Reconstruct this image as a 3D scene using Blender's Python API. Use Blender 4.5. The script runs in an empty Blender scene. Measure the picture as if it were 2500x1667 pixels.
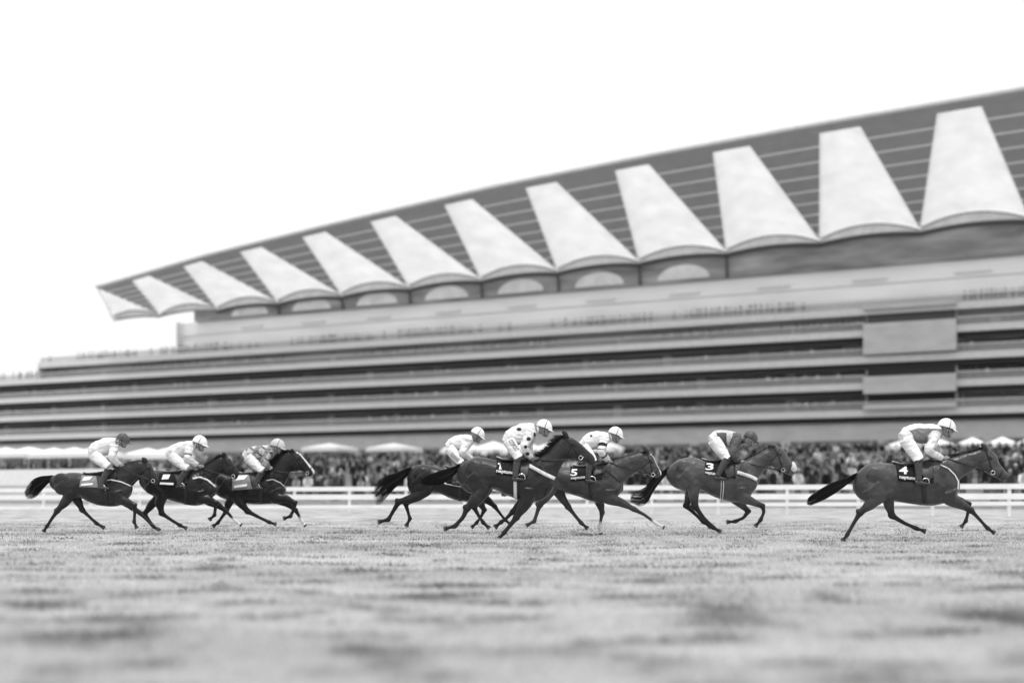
import bpy, math, random
import numpy as np
from mathutils import Vector, Matrix
from mathutils.bvhtree import BVHTree
random.seed(7); rng = np.random.default_rng(7)
sc = bpy.context.scene
C = sc.collection
# ------------------------------------------------------------------ camera, sky, sun, exposure
F, H0, EYE = 2800.0, 1200.0, 0.813          # focal length in photo pixels, horizon row, eye height
cd = bpy.data.cameras.new('camera'); cam = bpy.data.objects.new('camera', cd); C.objects.link(cam)
cam.location = (0, 0, EYE); cam.rotation_euler = (math.pi/2, 0, 0)
cd.sensor_width = 36; cd.lens = F/2500*36; cd.shift_y = (H0-833.5)/2500; cd.clip_end = 6000; cd.clip_start = .2
cd.dof.use_dof = True; cd.dof.focus_distance = 20.6; cd.dof.aperture_fstop = 0.46
sc.camera = cam
sc.view_settings.view_transform = 'Standard'; sc.view_settings.look = 'None'
sc.view_settings.exposure = 0.0; sc.view_settings.gamma = 1
SUN_EL, SUN_AZ = math.radians(76), math.radians(160)
w = bpy.data.worlds.new('World'); sc.world = w; w.use_nodes = True
nt = w.node_tree; nt.nodes.clear()
sky = nt.nodes.new('ShaderNodeTexSky'); sky.sky_type = 'NISHITA'; sky.sun_disc = False
sky.sun_elevation = SUN_EL; sky.sun_rotation = SUN_AZ; sky.dust_density = 6; sky.air_density = 2
mul = nt.nodes.new('ShaderNodeMath'); mul.operation = 'MULTIPLY'; mul.inputs[1].default_value = .05
bw = nt.nodes.new('ShaderNodeRGBToBW'); add = nt.nodes.new('ShaderNodeMath'); add.operation = 'ADD'; add.inputs[1].default_value = .93
bg = nt.nodes.new('ShaderNodeBackground'); out = nt.nodes.new('ShaderNodeOutputWorld')
nt.links.new(sky.outputs[0], bw.inputs[0]); nt.links.new(bw.outputs[0], mul.inputs[0]); nt.links.new(mul.outputs[0], add.inputs[0])
nt.links.new(add.outputs[0], bg.inputs[0]); nt.links.new(bg.outputs[0], out.inputs[0]); bg.inputs[1].default_value = 1.0
sl = bpy.data.lights.new('sun', 'SUN'); sl.energy = 1.9; sl.angle = math.radians(6); sl.color = (1, 1, 1)
so = bpy.data.objects.new('sun', sl); C.objects.link(so)
so.rotation_euler = (math.radians(90)-SUN_EL, 0, math.radians(20)); so.location = (0, 0, 80)
sc.cycles.max_bounces = 6; sc.cycles.transparent_max_bounces = 8; sc.cycles.use_denoising = True

# ------------------------------------------------------------------ materials (all grey: a black and white picture)
def mat(name, v=.5, rough=.7, metal=0., noise=0., nscale=6., bump=0., bscale=60., stretch=(1, 1, 1), spec=.5, coat=0., attr=None, obj=False, sheen=0.):
    m = bpy.data.materials.new(name); m.use_nodes = True; n = m.node_tree; b = n.nodes['Principled BSDF']
    b.inputs['Base Color'].default_value = (v, v, v, 1); b.inputs['Roughness'].default_value = rough
    b.inputs['Metallic'].default_value = metal; b.inputs['Specular IOR Level'].default_value = spec
    b.inputs['Coat Weight'].default_value = coat; b.inputs['Sheen Weight'].default_value = sheen
    tc = n.nodes.new('ShaderNodeTexCoord'); mp = n.nodes.new('ShaderNodeMapping'); mp.inputs['Scale'].default_value = stretch
    n.links.new(tc.outputs['Object'], mp.inputs[0])
    col = None
    if attr:
        a = n.nodes.new('ShaderNodeAttribute'); a.attribute_name = attr; col = a.outputs['Fac']
    if noise:
        t = n.nodes.new('ShaderNodeTexNoise'); t.inputs['Scale'].default_value = nscale; t.inputs['Detail'].default_value = 6
        n.links.new(mp.outputs[0], t.inputs[0])
        r = n.nodes.new('ShaderNodeMapRange'); r.inputs[1].default_value = .3; r.inputs[2].default_value = .7
        r.inputs[3].default_value = (1-noise)*(1 if attr else v); r.inputs[4].default_value = (1+noise)*(1 if attr else v)
        n.links.new(t.outputs[0], r.inputs[0])
        if col is not None:
            k = n.nodes.new('ShaderNodeMath'); k.operation = 'MULTIPLY'; n.links.new(col, k.inputs[0]); n.links.new(r.outputs[0], k.inputs[1]); col = k.outputs[0]
        else: col = r.outputs[0]
    if col is not None: n.links.new(col, b.inputs['Base Color'])
    if bump:
        t = n.nodes.new('ShaderNodeTexNoise'); t.inputs['Scale'].default_value = bscale; t.inputs['Detail'].default_value = 5
        n.links.new(mp.outputs[0], t.inputs[0])
        bp = n.nodes.new('ShaderNodeBump'); bp.inputs['Strength'].default_value = min(1, bump); bp.inputs['Distance'].default_value = .02*max(1, bump)
        n.links.new(t.outputs[0], bp.inputs['Height']); n.links.new(bp.outputs[0], b.inputs['Normal'])
    return m
M = {
 'white': mat('white_paint', .8, .45, noise=.05, nscale=3),
 'rail': mat('rail_plastic', .86, .35, noise=.06, nscale=2),
 'fascia': mat('pale_render', .66, .6, noise=.07, nscale=1.2),
 'dark': mat('dark_recess_tone', .022, .7, noise=.2),
 'soffit': mat('roof_soffit_metal', .36, .45, noise=.07, nscale=.6),
 'steel': mat('grey_steel', .8, .4, metal=.0),
 'darksteel': mat('dark_steel', .06, .45),
 'wall': mat('grey_wall_panel', .52, .5, noise=.12, nscale=.8, stretch=(.4, 1, 1)),
 'pale': mat('pale_glazing_panel', .88, .25, noise=.08, nscale=.4, stretch=(.2, 1, 1)),
 'concrete': mat('concrete', .3, .8, noise=.15, nscale=2),
 'canvas': mat('white_canvas', .85, .8, noise=.03),
 'crowd': mat('crowd_clothes', .3, .85, attr='tone', noise=.15, nscale=8),
 'hair': mat('black_hair', .008, .5, spec=.35), 'hair2': mat('brown_hair', .035, .5, spec=.35),
 'tack': mat('black_leather', .012, .45, noise=.3, nscale=20), 'clothb': mat('saddle_cloth_black', .012, .85, bump=.3, bscale=40, spec=.2),
 'lett': mat('white_lettering', .82, .7), 'dlett': mat('dark_lettering', .05, .7),
 'sheep': mat('sheepskin', .72, .95, bump=1, bscale=90, noise=.1, nscale=30),
 'silkw': mat('white_silk', .72, .6, bump=2, bscale=8, stretch=(1, 1, 1), noise=.04, nscale=9),
 'silkd': mat('dark_silk', .07, .5, bump=2, bscale=8), 'silkg': mat('grey_silk', .2, .55, bump=2, bscale=8),
 'silkl': mat('light_grey_silk', .5, .55, bump=2, bscale=8),
 'dot': mat('black_silk', .012, .6, bump=2, bscale=8),
 'breech': mat('white_breeches', .75, .6, bump=2, bscale=9),
 'skin': mat('skin', .24, .55, noise=.1, nscale=12), 'boot': mat('boot_leather', .035, .38, bump=.5, bscale=22),
 'goggle': mat('goggle_lens', .01, .15), 'metal': mat('polished_metal', .75, .2, metal=.9), 'capw': mat('white_cap', .76, .5, bump=.3, bscale=25),
 'capd': mat('dark_cap', .06, .5, bump=.3, bscale=25), 'capg': mat('grey_cap', .5, .5, bump=.3, bscale=25),
 'flapm': mat('flap', .02, .5, noise=.3, nscale=15), 'infill': mat('arch_infill_panel', .62, .5, noise=.1, nscale=1), 'hoof': mat('hoof_horn', .06, .5), 'frog': mat('horse_eye', .004, .08),
}
def glassmat():
    m = bpy.data.materials.new('balustrade_glass'); m.use_nodes = True; n = m.node_tree; b = n.nodes['Principled BSDF']
    b.inputs['Base Color'].default_value = (.4, .4, .4, 1); b.inputs['Roughness'].default_value = .12; b.inputs['Alpha'].default_value = .4
    return m
M['glass'] = glassmat()
def membrane():
    m = bpy.data.materials.new('translucent_roof_membrane'); m.use_nodes = True; n = m.node_tree; n.nodes.clear()
    t = n.nodes.new('ShaderNodeBsdfTranslucent'); d = n.nodes.new('ShaderNodeBsdfDiffuse'); mx = n.nodes.new('ShaderNodeMixShader'); o = n.nodes.new('ShaderNodeOutputMaterial')
    tc = n.nodes.new('ShaderNodeTexCoord'); no = n.nodes.new('ShaderNodeTexNoise'); no.inputs['Scale'].default_value = .32; no.inputs['Detail'].default_value = 5; r = n.nodes.new('ShaderNodeMapRange')
    r.inputs[1].default_value = .3; r.inputs[2].default_value = .7; r.inputs[3].default_value = .54; r.inputs[4].default_value = .66
    n.links.new(tc.outputs['Object'], no.inputs[0]); n.links.new(no.outputs[0], r.inputs[0]); n.links.new(r.outputs[0], t.inputs[0])
    d.inputs[0].default_value = (.8, .8, .8, 1); mx.inputs[0].default_value = .25
    n.links.new(t.outputs[0], mx.inputs[1]); n.links.new(d.outputs[0], mx.inputs[2]); n.links.new(mx.outputs[0], o.inputs[0]); return m
M['memb'] = membrane()
def turfmat(blade=False):
    m = bpy.data.materials.new('grass_blade' if blade else 'turf'); m.use_nodes = True; n = m.node_tree; b = n.nodes['Principled BSDF']
    b.inputs['Roughness'].default_value = .8; b.inputs['Specular IOR Level'].default_value = .2
    g = n.nodes.new('ShaderNodeNewGeometry')
    def nz(scale, stretch, det=5):
        mp = n.nodes.new('ShaderNodeMapping'); mp.inputs['Scale'].default_value = stretch; n.links.new(g.outputs['Position'], mp.inputs[0])
        t = n.nodes.new('ShaderNodeTexNoise'); t.inputs['Scale'].default_value = scale; t.inputs['Detail'].default_value = det; n.links.new(mp.outputs[0], t.inputs[0]); return t.outputs[0]
    def rng_(s, a, b_, c, d):
        r = n.nodes.new('ShaderNodeMapRange'); r.inputs[1].default_value = a; r.inputs[2].default_value = b_; r.inputs[3].default_value = c; r.inputs[4].default_value = d; n.links.new(s, r.inputs[0]); return r.outputs[0]
    def mulm(a, c):
        k = n.nodes.new('ShaderNodeMath'); k.operation = 'MULTIPLY'; n.links.new(a, k.inputs[0]); n.links.new(c, k.inputs[1]); return k.outputs[0]
    a1 = rng_(nz(2.0, (.55, 1, 1), 3), .35, .50, .34, 1.0)          # tufts and worn patches
    a2 = rng_(nz(.5, (.4, 1, 1), 3), .3, .7, .78, 1.14)            # broad tone
    a3 = rng_(nz(14, (1, 1, 1)), .3, .7, .86, 1.1)
    base = n.nodes.new('ShaderNodeValue'); base.outputs[0].default_value = .66 if blade else .43
    c = mulm(mulm(mulm(a1, a2), a3), base.outputs[0])
    n.links.new(c, b.inputs['Base Color'])
    if blade:     # thin leaves let light through
        tr = n.nodes.new('ShaderNodeBsdfTranslucent'); mx = n.nodes.new('ShaderNodeMixShader'); mx.inputs[0].default_value = .5; o = n.nodes['Material Output']
        n.links.new(c, tr.inputs[0]); n.links.new(b.outputs[0], mx.inputs[1]); n.links.new(tr.outputs[0], mx.inputs[2]); n.links.new(mx.outputs[0], o.inputs[0])
    if not blade:
        bp = n.nodes.new('ShaderNodeBump'); bp.inputs['Strength'].default_value = .6; bp.inputs['Distance'].default_value = .05
        n.links.new(nz(9, (1, 1, 1)), bp.inputs['Height']); n.links.new(bp.outputs[0], b.inputs['Normal'])
    return m
M['turf'] = turfmat(); M['blade'] = turfmat(True)
def coatmat(name, v):
    m = bpy.data.materials.new(name); m.use_nodes = True; n = m.node_tree; b = n.nodes['Principled BSDF']
    b.inputs['Roughness'].default_value = .40; b.inputs['Specular IOR Level'].default_value = .22; b.inputs['Sheen Weight'].default_value = .05; b.inputs['Coat Weight'].default_value = .2; b.inputs['Coat Roughness'].default_value = .25; b.inputs['Sheen Roughness'].default_value = .4
    a = n.nodes.new('ShaderNodeAttribute'); a.attribute_name = 'points'      # black lower legs of a bay
    wt = n.nodes.new('ShaderNodeAttribute'); wt.attribute_name = 'whites'    # white socks and blazes
    tc = n.nodes.new('ShaderNodeTexCoord'); t = n.nodes.new('ShaderNodeTexNoise'); t.inputs['Scale'].default_value = 3.2; t.inputs['Detail'].default_value = 6
    n.links.new(tc.outputs['Object'], t.inputs[0])
    r = n.nodes.new('ShaderNodeMapRange'); r.inputs[1].default_value = .3; r.inputs[2].default_value = .7; r.inputs[3].default_value = v*.55; r.inputs[4].default_value = v*1.45; n.links.new(t.outputs[0], r.inputs[0])
    m1 = n.nodes.new('ShaderNodeMix'); n.links.new(a.outputs['Fac'], m1.inputs[0]); n.links.new(r.outputs[0], m1.inputs[2]); m1.inputs[3].default_value = min(.014, v*.6)
    m2 = n.nodes.new('ShaderNodeMix'); n.links.new(wt.outputs['Fac'], m2.inputs[0]); n.links.new(m1.outputs[0], m2.inputs[2]); m2.inputs[3].default_value = .6
    n.links.new(m2.outputs[0], b.inputs['Base Color'])
    t2 = n.nodes.new('ShaderNodeTexNoise'); t2.inputs['Scale'].default_value = 9; t2.inputs['Detail'].default_value = 2.5; t2.inputs['Distortion'].default_value = .6; n.links.new(tc.outputs['Object'], t2.inputs[0])
    t3 = n.nodes.new('ShaderNodeTexNoise'); t3.inputs['Scale'].default_value = 120; n.links.new(tc.outputs['Object'], t3.inputs[0])
    bp = n.nodes.new('ShaderNodeBump'); bp.inputs['Strength'].default_value = .8; bp.inputs['Distance'].default_value = .022; n.links.new(t2.outputs[0], bp.inputs['Height'])
    b2 = n.nodes.new('ShaderNodeBump'); b2.inputs['Strength'].default_value = .3; b2.inputs['Distance'].default_value = .004; n.links.new(t3.outputs[0], b2.inputs['Height']); n.links.new(bp.outputs[0], b2.inputs['Normal'])
    n.links.new(b2.outputs[0], b.inputs['Normal']); return m
M['bay'] = coatmat('bay_coat', .05); M['darkbay'] = coatmat('dark_bay_coat', .021); M['nearblack'] = coatmat('near_black_coat', .009); M['lightbay'] = coatmat('light_bay_coat', .068)

# ------------------------------------------------------------------ object helpers
def tag(o, label=None, cat=None, group=None, kind=None):
    if label: o['label'] = label
    if cat: o['category'] = cat
    if group: o['group'] = group
    if kind: o['kind'] = kind
    return o
def empty(name, loc=(0, 0, 0), rz=0, **k):
    o = bpy.data.objects.new(name, None); C.objects.link(o); o.location = loc; o.rotation_euler.z = rz; o.empty_display_size = .3
    return tag(o, **k)
def link(name, me, m, parent=None, smooth=True, world=True):
    """link a mesh as one object; coordinates are world unless world=False"""
    o = bpy.data.objects.new(name, me); C.objects.link(o)
    if m is not None:
        for x in (m if isinstance(m, (list, tuple)) else [m]): me.materials.append(x)
    if smooth and len(me.polygons): me.polygons.foreach_set('use_smooth', [True]*len(me.polygons))
    if parent is not None:
        root = parent
        while root.parent: root = root.parent
        o.parent = parent
        if world and tuple(root.location) != (0, 0, 0) and parent == root: me.transform(Matrix.Translation(-root.location))
        elif world and parent != root: me.transform(Matrix.Translation(-root.location))
    return o
class MB:
    def __init__(s): s.v, s.f = [], []
    def box(s, x0, x1, y0, y1, z0, z1):
        b = len(s.v); s.v += [(x, y, z) for z in (z0, z1) for y in (y0, y1) for x in (x0, x1)]
        s.f += [tuple(b+i for i in q) for q in ((0, 2, 3, 1), (4, 5, 7, 6), (0, 1, 5, 4), (2, 6, 7, 3), (0, 4, 6, 2), (1, 3, 7, 5))]
    def hexa(s, bot, top):
        b = len(s.v); s.v += [tuple(p) for p in bot]+[tuple(p) for p in top]; n = len(bot)
        s.f += [tuple(b+i for i in range(n-1, -1, -1)), tuple(b+n+i for i in range(n))]+[(b+i, b+(i+1) % n, b+n+(i+1) % n, b+n+i) for i in range(n)]
    def tube(s, pts, r, n=8, cap=True):
        pts = [Vector(p) for p in pts]; rr = r if isinstance(r, (list, tuple)) else [r]*len(pts); b = len(s.v)
        for i, p in enumerate(pts):
            d = (pts[min(i+1, len(pts)-1)]-pts[max(i-1, 0)]).normalized()
            u = d.cross(Vector((0, 0, 1)));
            if u.length < .1: u = d.cross(Vector((0, 1, 0)))
            u.normalize(); v2 = d.cross(u)
            for k in range(n):
                a = 2*math.pi*k/n; s.v.append(tuple(p+(u*math.cos(a)+v2*math.sin(a))*rr[i]))
        for i in range(len(pts)-1):
            for k in range(n): s.f.append((b+i*n+k, b+i*n+(k+1) % n, b+(i+1)*n+(k+1) % n, b+(i+1)*n+k))
        if cap:
            s.f.append(tuple(b+k for k in range(n-1, -1, -1))); e = b+(len(pts)-1)*n; s.f.append(tuple(e+k for k in range(n)))
    def grid(s, P):  # P[i][j] points
        b = len(s.v); n, m = len(P), len(P[0]); s.v += [tuple(p) for row in P for p in row]
        s.f += [(b+i*m+j, b+i*m+j+1, b+(i+1)*m+j+1, b+(i+1)*m+j) for i in range(n-1) for j in range(m-1)]
    def loft(s, secs, n=20, sub=4, ex=2.2):
        """secs: (top Vector, bottom Vector, half width) -> closed tube of superellipse rings, Catmull-Rom between stations"""
        S = [np.array([*t, *bb, hw], float) for t, bb, hw in secs]; R = []
        for i in range(len(S)-1):
            p0, p1, p2, p3 = S[max(i-1, 0)], S[i], S[i+1], S[min(i+2, len(S)-1)]
            for k in range(sub):
                t = k/sub; R.append(.5*((2*p1)+(-p0+p2)*t+(2*p0-5*p1+4*p2-p3)*t*t+(-p0+3*p1-3*p2+p3)*t**3))
        R.append(S[-1]); b = len(s.v); rings = []
        for q in R:
            t, o, hw = Vector(q[:3]), Vector(q[3:6]), max(q[6], .004); c = (t+o)/2; a = (t-o)/2; rings.append((c, a, hw))
        for c, a, hw in rings:
            for k in range(n):
                th = 2*math.pi*k/n; cs, sn = math.cos(th), math.sin(th)
                cs = math.copysign(abs(cs)**(2/ex), cs); sn = math.copysign(abs(sn)**(2/ex), sn)
                s.v.append(tuple(c+a*cs+Vector((0, hw*sn, 0))))
        m = len(rings)
        for i in range(m-1):
            for k in range(n): s.f.append((b+i*n+k, b+i*n+(k+1) % n, b+(i+1)*n+(k+1) % n, b+(i+1)*n+k))
        s.f.append(tuple(b+k for k in range(n-1, -1, -1))); e = b+(m-1)*n; s.f.append(tuple(e+k for k in range(n)))
    def ell(s, c, r, rot=None, nu=16, nv=10):
        b = len(s.v); c = Vector(c)
        for i in range(nv+1):
            ph = math.pi*i/nv
            for k in range(nu):
                th = 2*math.pi*k/nu; p = Vector((r[0]*math.sin(ph)*math.cos(th), r[1]*math.sin(ph)*math.sin(th), r[2]*math.cos(ph)))
                if rot is not None: p = rot @ p
                s.v.append(tuple(c+p))
        for i in range(nv):
            for k in range(nu): s.f.append((b+i*nu+k, b+(i+1)*nu+k, b+(i+1)*nu+(k+1) % nu, b+i*nu+(k+1) % nu))
    def mesh(s, name):
        me = bpy.data.meshes.new(name); me.from_pydata(s.v, [], s.f); me.update(); return me
    def build(s, name, m, parent=None, smooth=False, world=False): return link(name, s.mesh(name), m, parent, smooth, world)
def remesh(mb, name, vox, it=3, fac=.5):
    me = mb.mesh('tmp'); o = bpy.data.objects.new('tmp', me); C.objects.link(o)
    r = o.modifiers.new('r', 'REMESH'); r.mode = 'VOXEL'; r.voxel_size = vox; r.use_smooth_shade = True
    if it: sm = o.modifiers.new('s', 'SMOOTH'); sm.factor = fac; sm.iterations = it
    dg = bpy.context.evaluated_depsgraph_get(); res = bpy.data.meshes.new_from_object(o.evaluated_get(dg)); res.name = name
    bpy.data.objects.remove(o); bpy.data.meshes.remove(me); return res
def co(me):
    a = np.empty(len(me.vertices)*3); me.vertices.foreach_get('co', a); return a.reshape(-1, 3)
def setattr_f(me, name, vals):
    at = me.attributes.new(name, 'FLOAT', 'POINT'); at.data.foreach_set('value', np.asarray(vals, dtype=np.float32))
def segdist(P, a, b):
    a, b = np.array(a), np.array(b); d = b-a; t = np.clip(((P-a)@d)/max(d@d, 1e-9), 0, 1); return np.linalg.norm(P-(a+t[:, None]*d), axis=1), t

# ------------------------------------------------------------------ ground
m = MB(); m.v = [(-1500, -40, 0), (1500, -40, 0), (1500, 2600, 0), (-1500, 2600, 0)]; m.f = [(0, 1, 2, 3)]
tag(m.build('ground', M['turf']), kind='structure')
TH = math.atan(.478); SN, CN = math.sin(TH), math.cos(TH)
def FW(s, w_, z): return Vector((s*CN-w_*SN, 194.7-s*SN-w_*CN, z))
def s_at(px, w_):
    u = (px-1250)/F; return (u*(194.7-w_*CN)+w_*SN)/(CN+u*SN)
def z_at(py, s, w_): return EYE+(H0-py)*(194.7-s*SN-w_*CN)/F
# stepped concrete lawn terrace rising to the stand
def terr(w_): return max(0.02, min(6.2, (118-w_)/106*6.2)) if w_ > 12 else 6.2
m = MB(); n = 44; ws = [118-106*i/n for i in range(n+1)]
prof = [(118.0, -.3)]
for i in range(n): prof += [(ws[i], terr(ws[i+1])), (ws[i+1], terr(ws[i+1]))]
prof += [(-8, 6.2)]
m.grid([[FW(s, a, z) for a, z in prof] for s in (-260, 160)]); m.f = [f[::-1] for f in m.f]
tag(m.build('terrace', M['concrete']), kind='structure')

# grass: individual blades over the near course
def grass():
    N = 230000
    d = 4.2*(34/4.2)**(rng.random(N)**.8); h0 = np.clip((34-d)/9, .15, 1); u = (rng.random(N)-.5)*1.25; X = u*d; Y = d
    h = (.018+.026*rng.random(N))*np.where(rng.random(N) < .05, 1.7, 1); wd = (.0022+.0004*d)
    a = rng.random(N)*6.283; lx = np.cos(a)*h*.6; ly = np.sin(a)*h*.6; h *= h0; b = rng.random(N)*3.14; bx = np.cos(b)*wd; by = np.sin(b)*wd
    V = np.empty((N, 5, 3))
    V[:, 0] = np.stack([X-bx, Y-by, 0*X], 1); V[:, 1] = np.stack([X+bx, Y+by, 0*X], 1)
    V[:, 2] = np.stack([X-bx*.7+lx*.35, Y-by*.7+ly*.35, h*.6], 1); V[:, 3] = np.stack([X+bx*.7+lx*.35, Y+by*.7+ly*.35, h*.6], 1)
    V[:, 4] = np.stack([X+lx, Y+ly, h], 1)
    me = bpy.data.meshes.new('grass'); me.vertices.add(N*5); me.vertices.foreach_set('co', V.ravel())
    base = np.arange(N)*5; loops = np.stack([base, base+1, base+3, base+2, base+2, base+3, base+4], 1).ravel()
    me.loops.add(N*7); me.loops.foreach_set('vertex_index', loops.astype(np.int32)); me.polygons.add(N*2)
    st = np.stack([np.arange(N)*7, np.arange(N)*7+4], 1).ravel(); tot = np.tile([4, 3], N)
    me.polygons.foreach_set('loop_start', st.astype(np.int32)); me.polygons.foreach_set('loop_total', tot.astype(np.int32)); me.update(calc_edges=True)
    tag(link('grass', me, M['blade'], smooth=False), 'short pale turf grass covering the near part of the racecourse', 'grass', kind='stuff')
grass()

# ------------------------------------------------------------------ grandstand (local x along the front, local -y towards the track)
GS = empty('grandstand', FW(0, 0, 0), -TH, label='huge racecourse grandstand with sweeping cantilever roof and stacked viewing balconies', cat='grandstand')
S0, S1 = -155., 135.
def gbox(mb, s0, s1, w0, w1, z0, z1): mb.box(s0, s1, -max(w0, w1), -min(w0, w1), z0, z1)
WF = [(-90.3, 10.2), (-82.8, 11.6), (-52, 16.7), (-23.6, 20.2), (7.9, 23.55), (33.9, 25.25), (56.1, 26.25), (80.1, 26.85), (140, 27.3)]
def wf(s): return float(np.interp(s, [a for a, _ in WF], [b for _, b in WF]))
def zin(s): return 36.85+EYE+.0205*s
def rp(s, v, dz=0.):
    wv = v*wf(s); return (s, -wv, zin(s)+.342*wv+dz)
def send(v): return -90.3+7.5*v
PITCH = 14.35; cs = [8.2+PITCH*(k+.5) for k in range(-7, 9)]
hwf = lambda v: PITCH/2*(1-v)+2.25*v
VF = .93
roof = MB(); vs = [VF*i/14 for i in range(15)]
def slab(mb, P, th):
    n, mm = len(P), len(P[0]); mb.grid(P); Q = [[(p[0], p[1], p[2]+th) for p in r] for r in P]; mb.grid([r[::-1] for r in Q])
    for e, g in ((P[0], Q[0]), (P[-1], Q[-1]), ([r[0] for r in P], [r[0] for r in Q]), ([r[-1] for r in P], [r[-1] for r in Q])): mb.grid([e, g])
edges = [None]+cs+[None]
for i in range(len(cs)+1):
    P = []
    for v in vs:
        a = send(v) if i == 0 else cs[i-1]+hwf(v)
        b = 132. if i == len(cs) else cs[i]-hwf(v)
        if i == 0 and b < a+.02: b = a+.02
        if i == 1: a = max(a, send(v))
        P.append([rp(a+(b-a)*k/3, v) for k in range(4)])
    slab(roof, P, .45)
ss = [-82.8]+list(np.arange(-76, 133, 6.)); P = []
for v in (VF+.003, .97, 1.0): P.append([rp(max(s, send(v)), v) for s in ss])
slab(roof, P, .5)
ro = roof.build('roof', M['soffit'], GS)
for j, v in enumerate([.06, .16, .26, .37, .48, .6, .72, .84]):
    for i in range(len(cs)+1):
        a = send(v) if i == 0 else max(send(v), cs[i-1]+hwf(v)); b = 132. if i == len(cs) else cs[i]-hwf(v)
        if b-a < .5: continue
        p = MB(); p.tube([rp(a, v, -.12), rp(b, v, -.12)], .13, 6); p.build('purlin', M['steel'], ro)
p = MB(); p.tube([rp(s, 1.0, .15) for s in [-82.8]+list(np.arange(-80, 132, 5.))], .33, 8); p.build('roof_edge', M['fascia'], ro, smooth=True)
for i, c in enumerate(cs):
    g = MB(); P = []
    for v in vs:
        hw = hwf(v)-.03; a, b = c-hw, c+hw
        row = []
        for k in range(13):
            t = -1+2*k/12; s = c+t*hw
            if s < send(v): s = send(v); t = (s-c)/hw
            x, y, z = rp(s, v); row.append((s, y, z+.1+1.5*(1-.55*v)*(1-t*t)))
        P.append(row)
    g.grid(P); g.grid([[rp(max(c+(-1+2*k/12)*(hwf(VF)-.03), send(VF)), VF, .1) for k in range(13)], P[-1]])
    sk = g.build('skylight', M['memb'], GS, smooth=True)
    a = MB(); a.tube([(c+t*7.0, .25, zin(c)+1.5*(1-t*t)-.0) for t in np.linspace(-1, 1, 15) if c+t*7 > -90.5], .09, 6); a.build('arch_rib', M['darksteel'], sk)
    T_ = [t for t in np.linspace(-1, 1, 17) if c+t*7 > -90.5]
    a = MB(); a.grid([[(c+t*7.1, .32, zin(c+t*7)-.6+.5*(1-t*t)) for t in T_], [(c+t*7.1, .32, zin(c)+1.5*(1-t*t)+.1) for t in T_]]); a.build('arch_infill', M['infill'], sk)
    if c > -70:
        a = MB(); a.tube([(c+t*7.17, .3, zin(c+t*7)-.75+.55*(1-t*t)) for t in np.linspace(-1, 1, 15)], .34, 8); a.build('gutter_beam', M['darksteel'], GS, smooth=True)
    else:
        a = MB(); a.tube([(c+t*7.17, .3, zin(c)-.35+.5*(1-t*t)) for t in np.linspace(-1, 1, 15) if c+t*7.17 > -90], .12, 8); a.build('gutter_beam', M['darksteel'], GS, smooth=True)
# upper dark wall under the roof with pale arches painted as the skylights' reflection in the glass
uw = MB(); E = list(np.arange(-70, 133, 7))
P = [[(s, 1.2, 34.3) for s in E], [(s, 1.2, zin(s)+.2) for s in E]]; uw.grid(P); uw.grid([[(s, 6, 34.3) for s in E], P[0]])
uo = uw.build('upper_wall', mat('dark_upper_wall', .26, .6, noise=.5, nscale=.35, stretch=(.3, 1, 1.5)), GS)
for c in cs:
    if c < -62 or c > 38: continue
    a = MB(); th = np.linspace(0, math.pi, 13); n0 = len(th); R = 4.3; hh = 2.3
    f = [(c+R*math.cos(t), 1.1, 34.7+hh*math.sin(t)) for t in th]; bk = [(x, 1.2-.02, z) for x, _, z in f]
    a.hexa(f, bk); v_ = max(0, min(1, (c-40)/40))
    a.build('arch_reflection', mat('arch_reflection_tone', .62*(1-v_)+.22*v_, .3, noise=.15, nscale=.5), uo)
    a = MB(); a.tube([(c+PITCH/2, .9, 34.2), (c+PITCH/2, .5, zin(c)-.3)], .22, 8); a.build('column', M['darksteel'], GS)
# pale glazed wall (box level)
gw = MB(); gbox(gw, -73.5, 132, -2.2, -4.4, 28.0, 34.3); go = gw.build('glazed_wall', M['pale'], GS)
for z in (29.5, 31.7): b = MB(); gbox(b, -73.5, 132, -2.05, -2.19, z, z+.12); b.build('transom', M['wall'], go)
for k, s in enumerate(np.arange(-60, 130, PITCH)):
    b = MB(); gbox(b, s+1, s+6, -1.6, -2.19, 32.4, 32.7); b.build('lamp_housing', M['white'], go)
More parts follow.
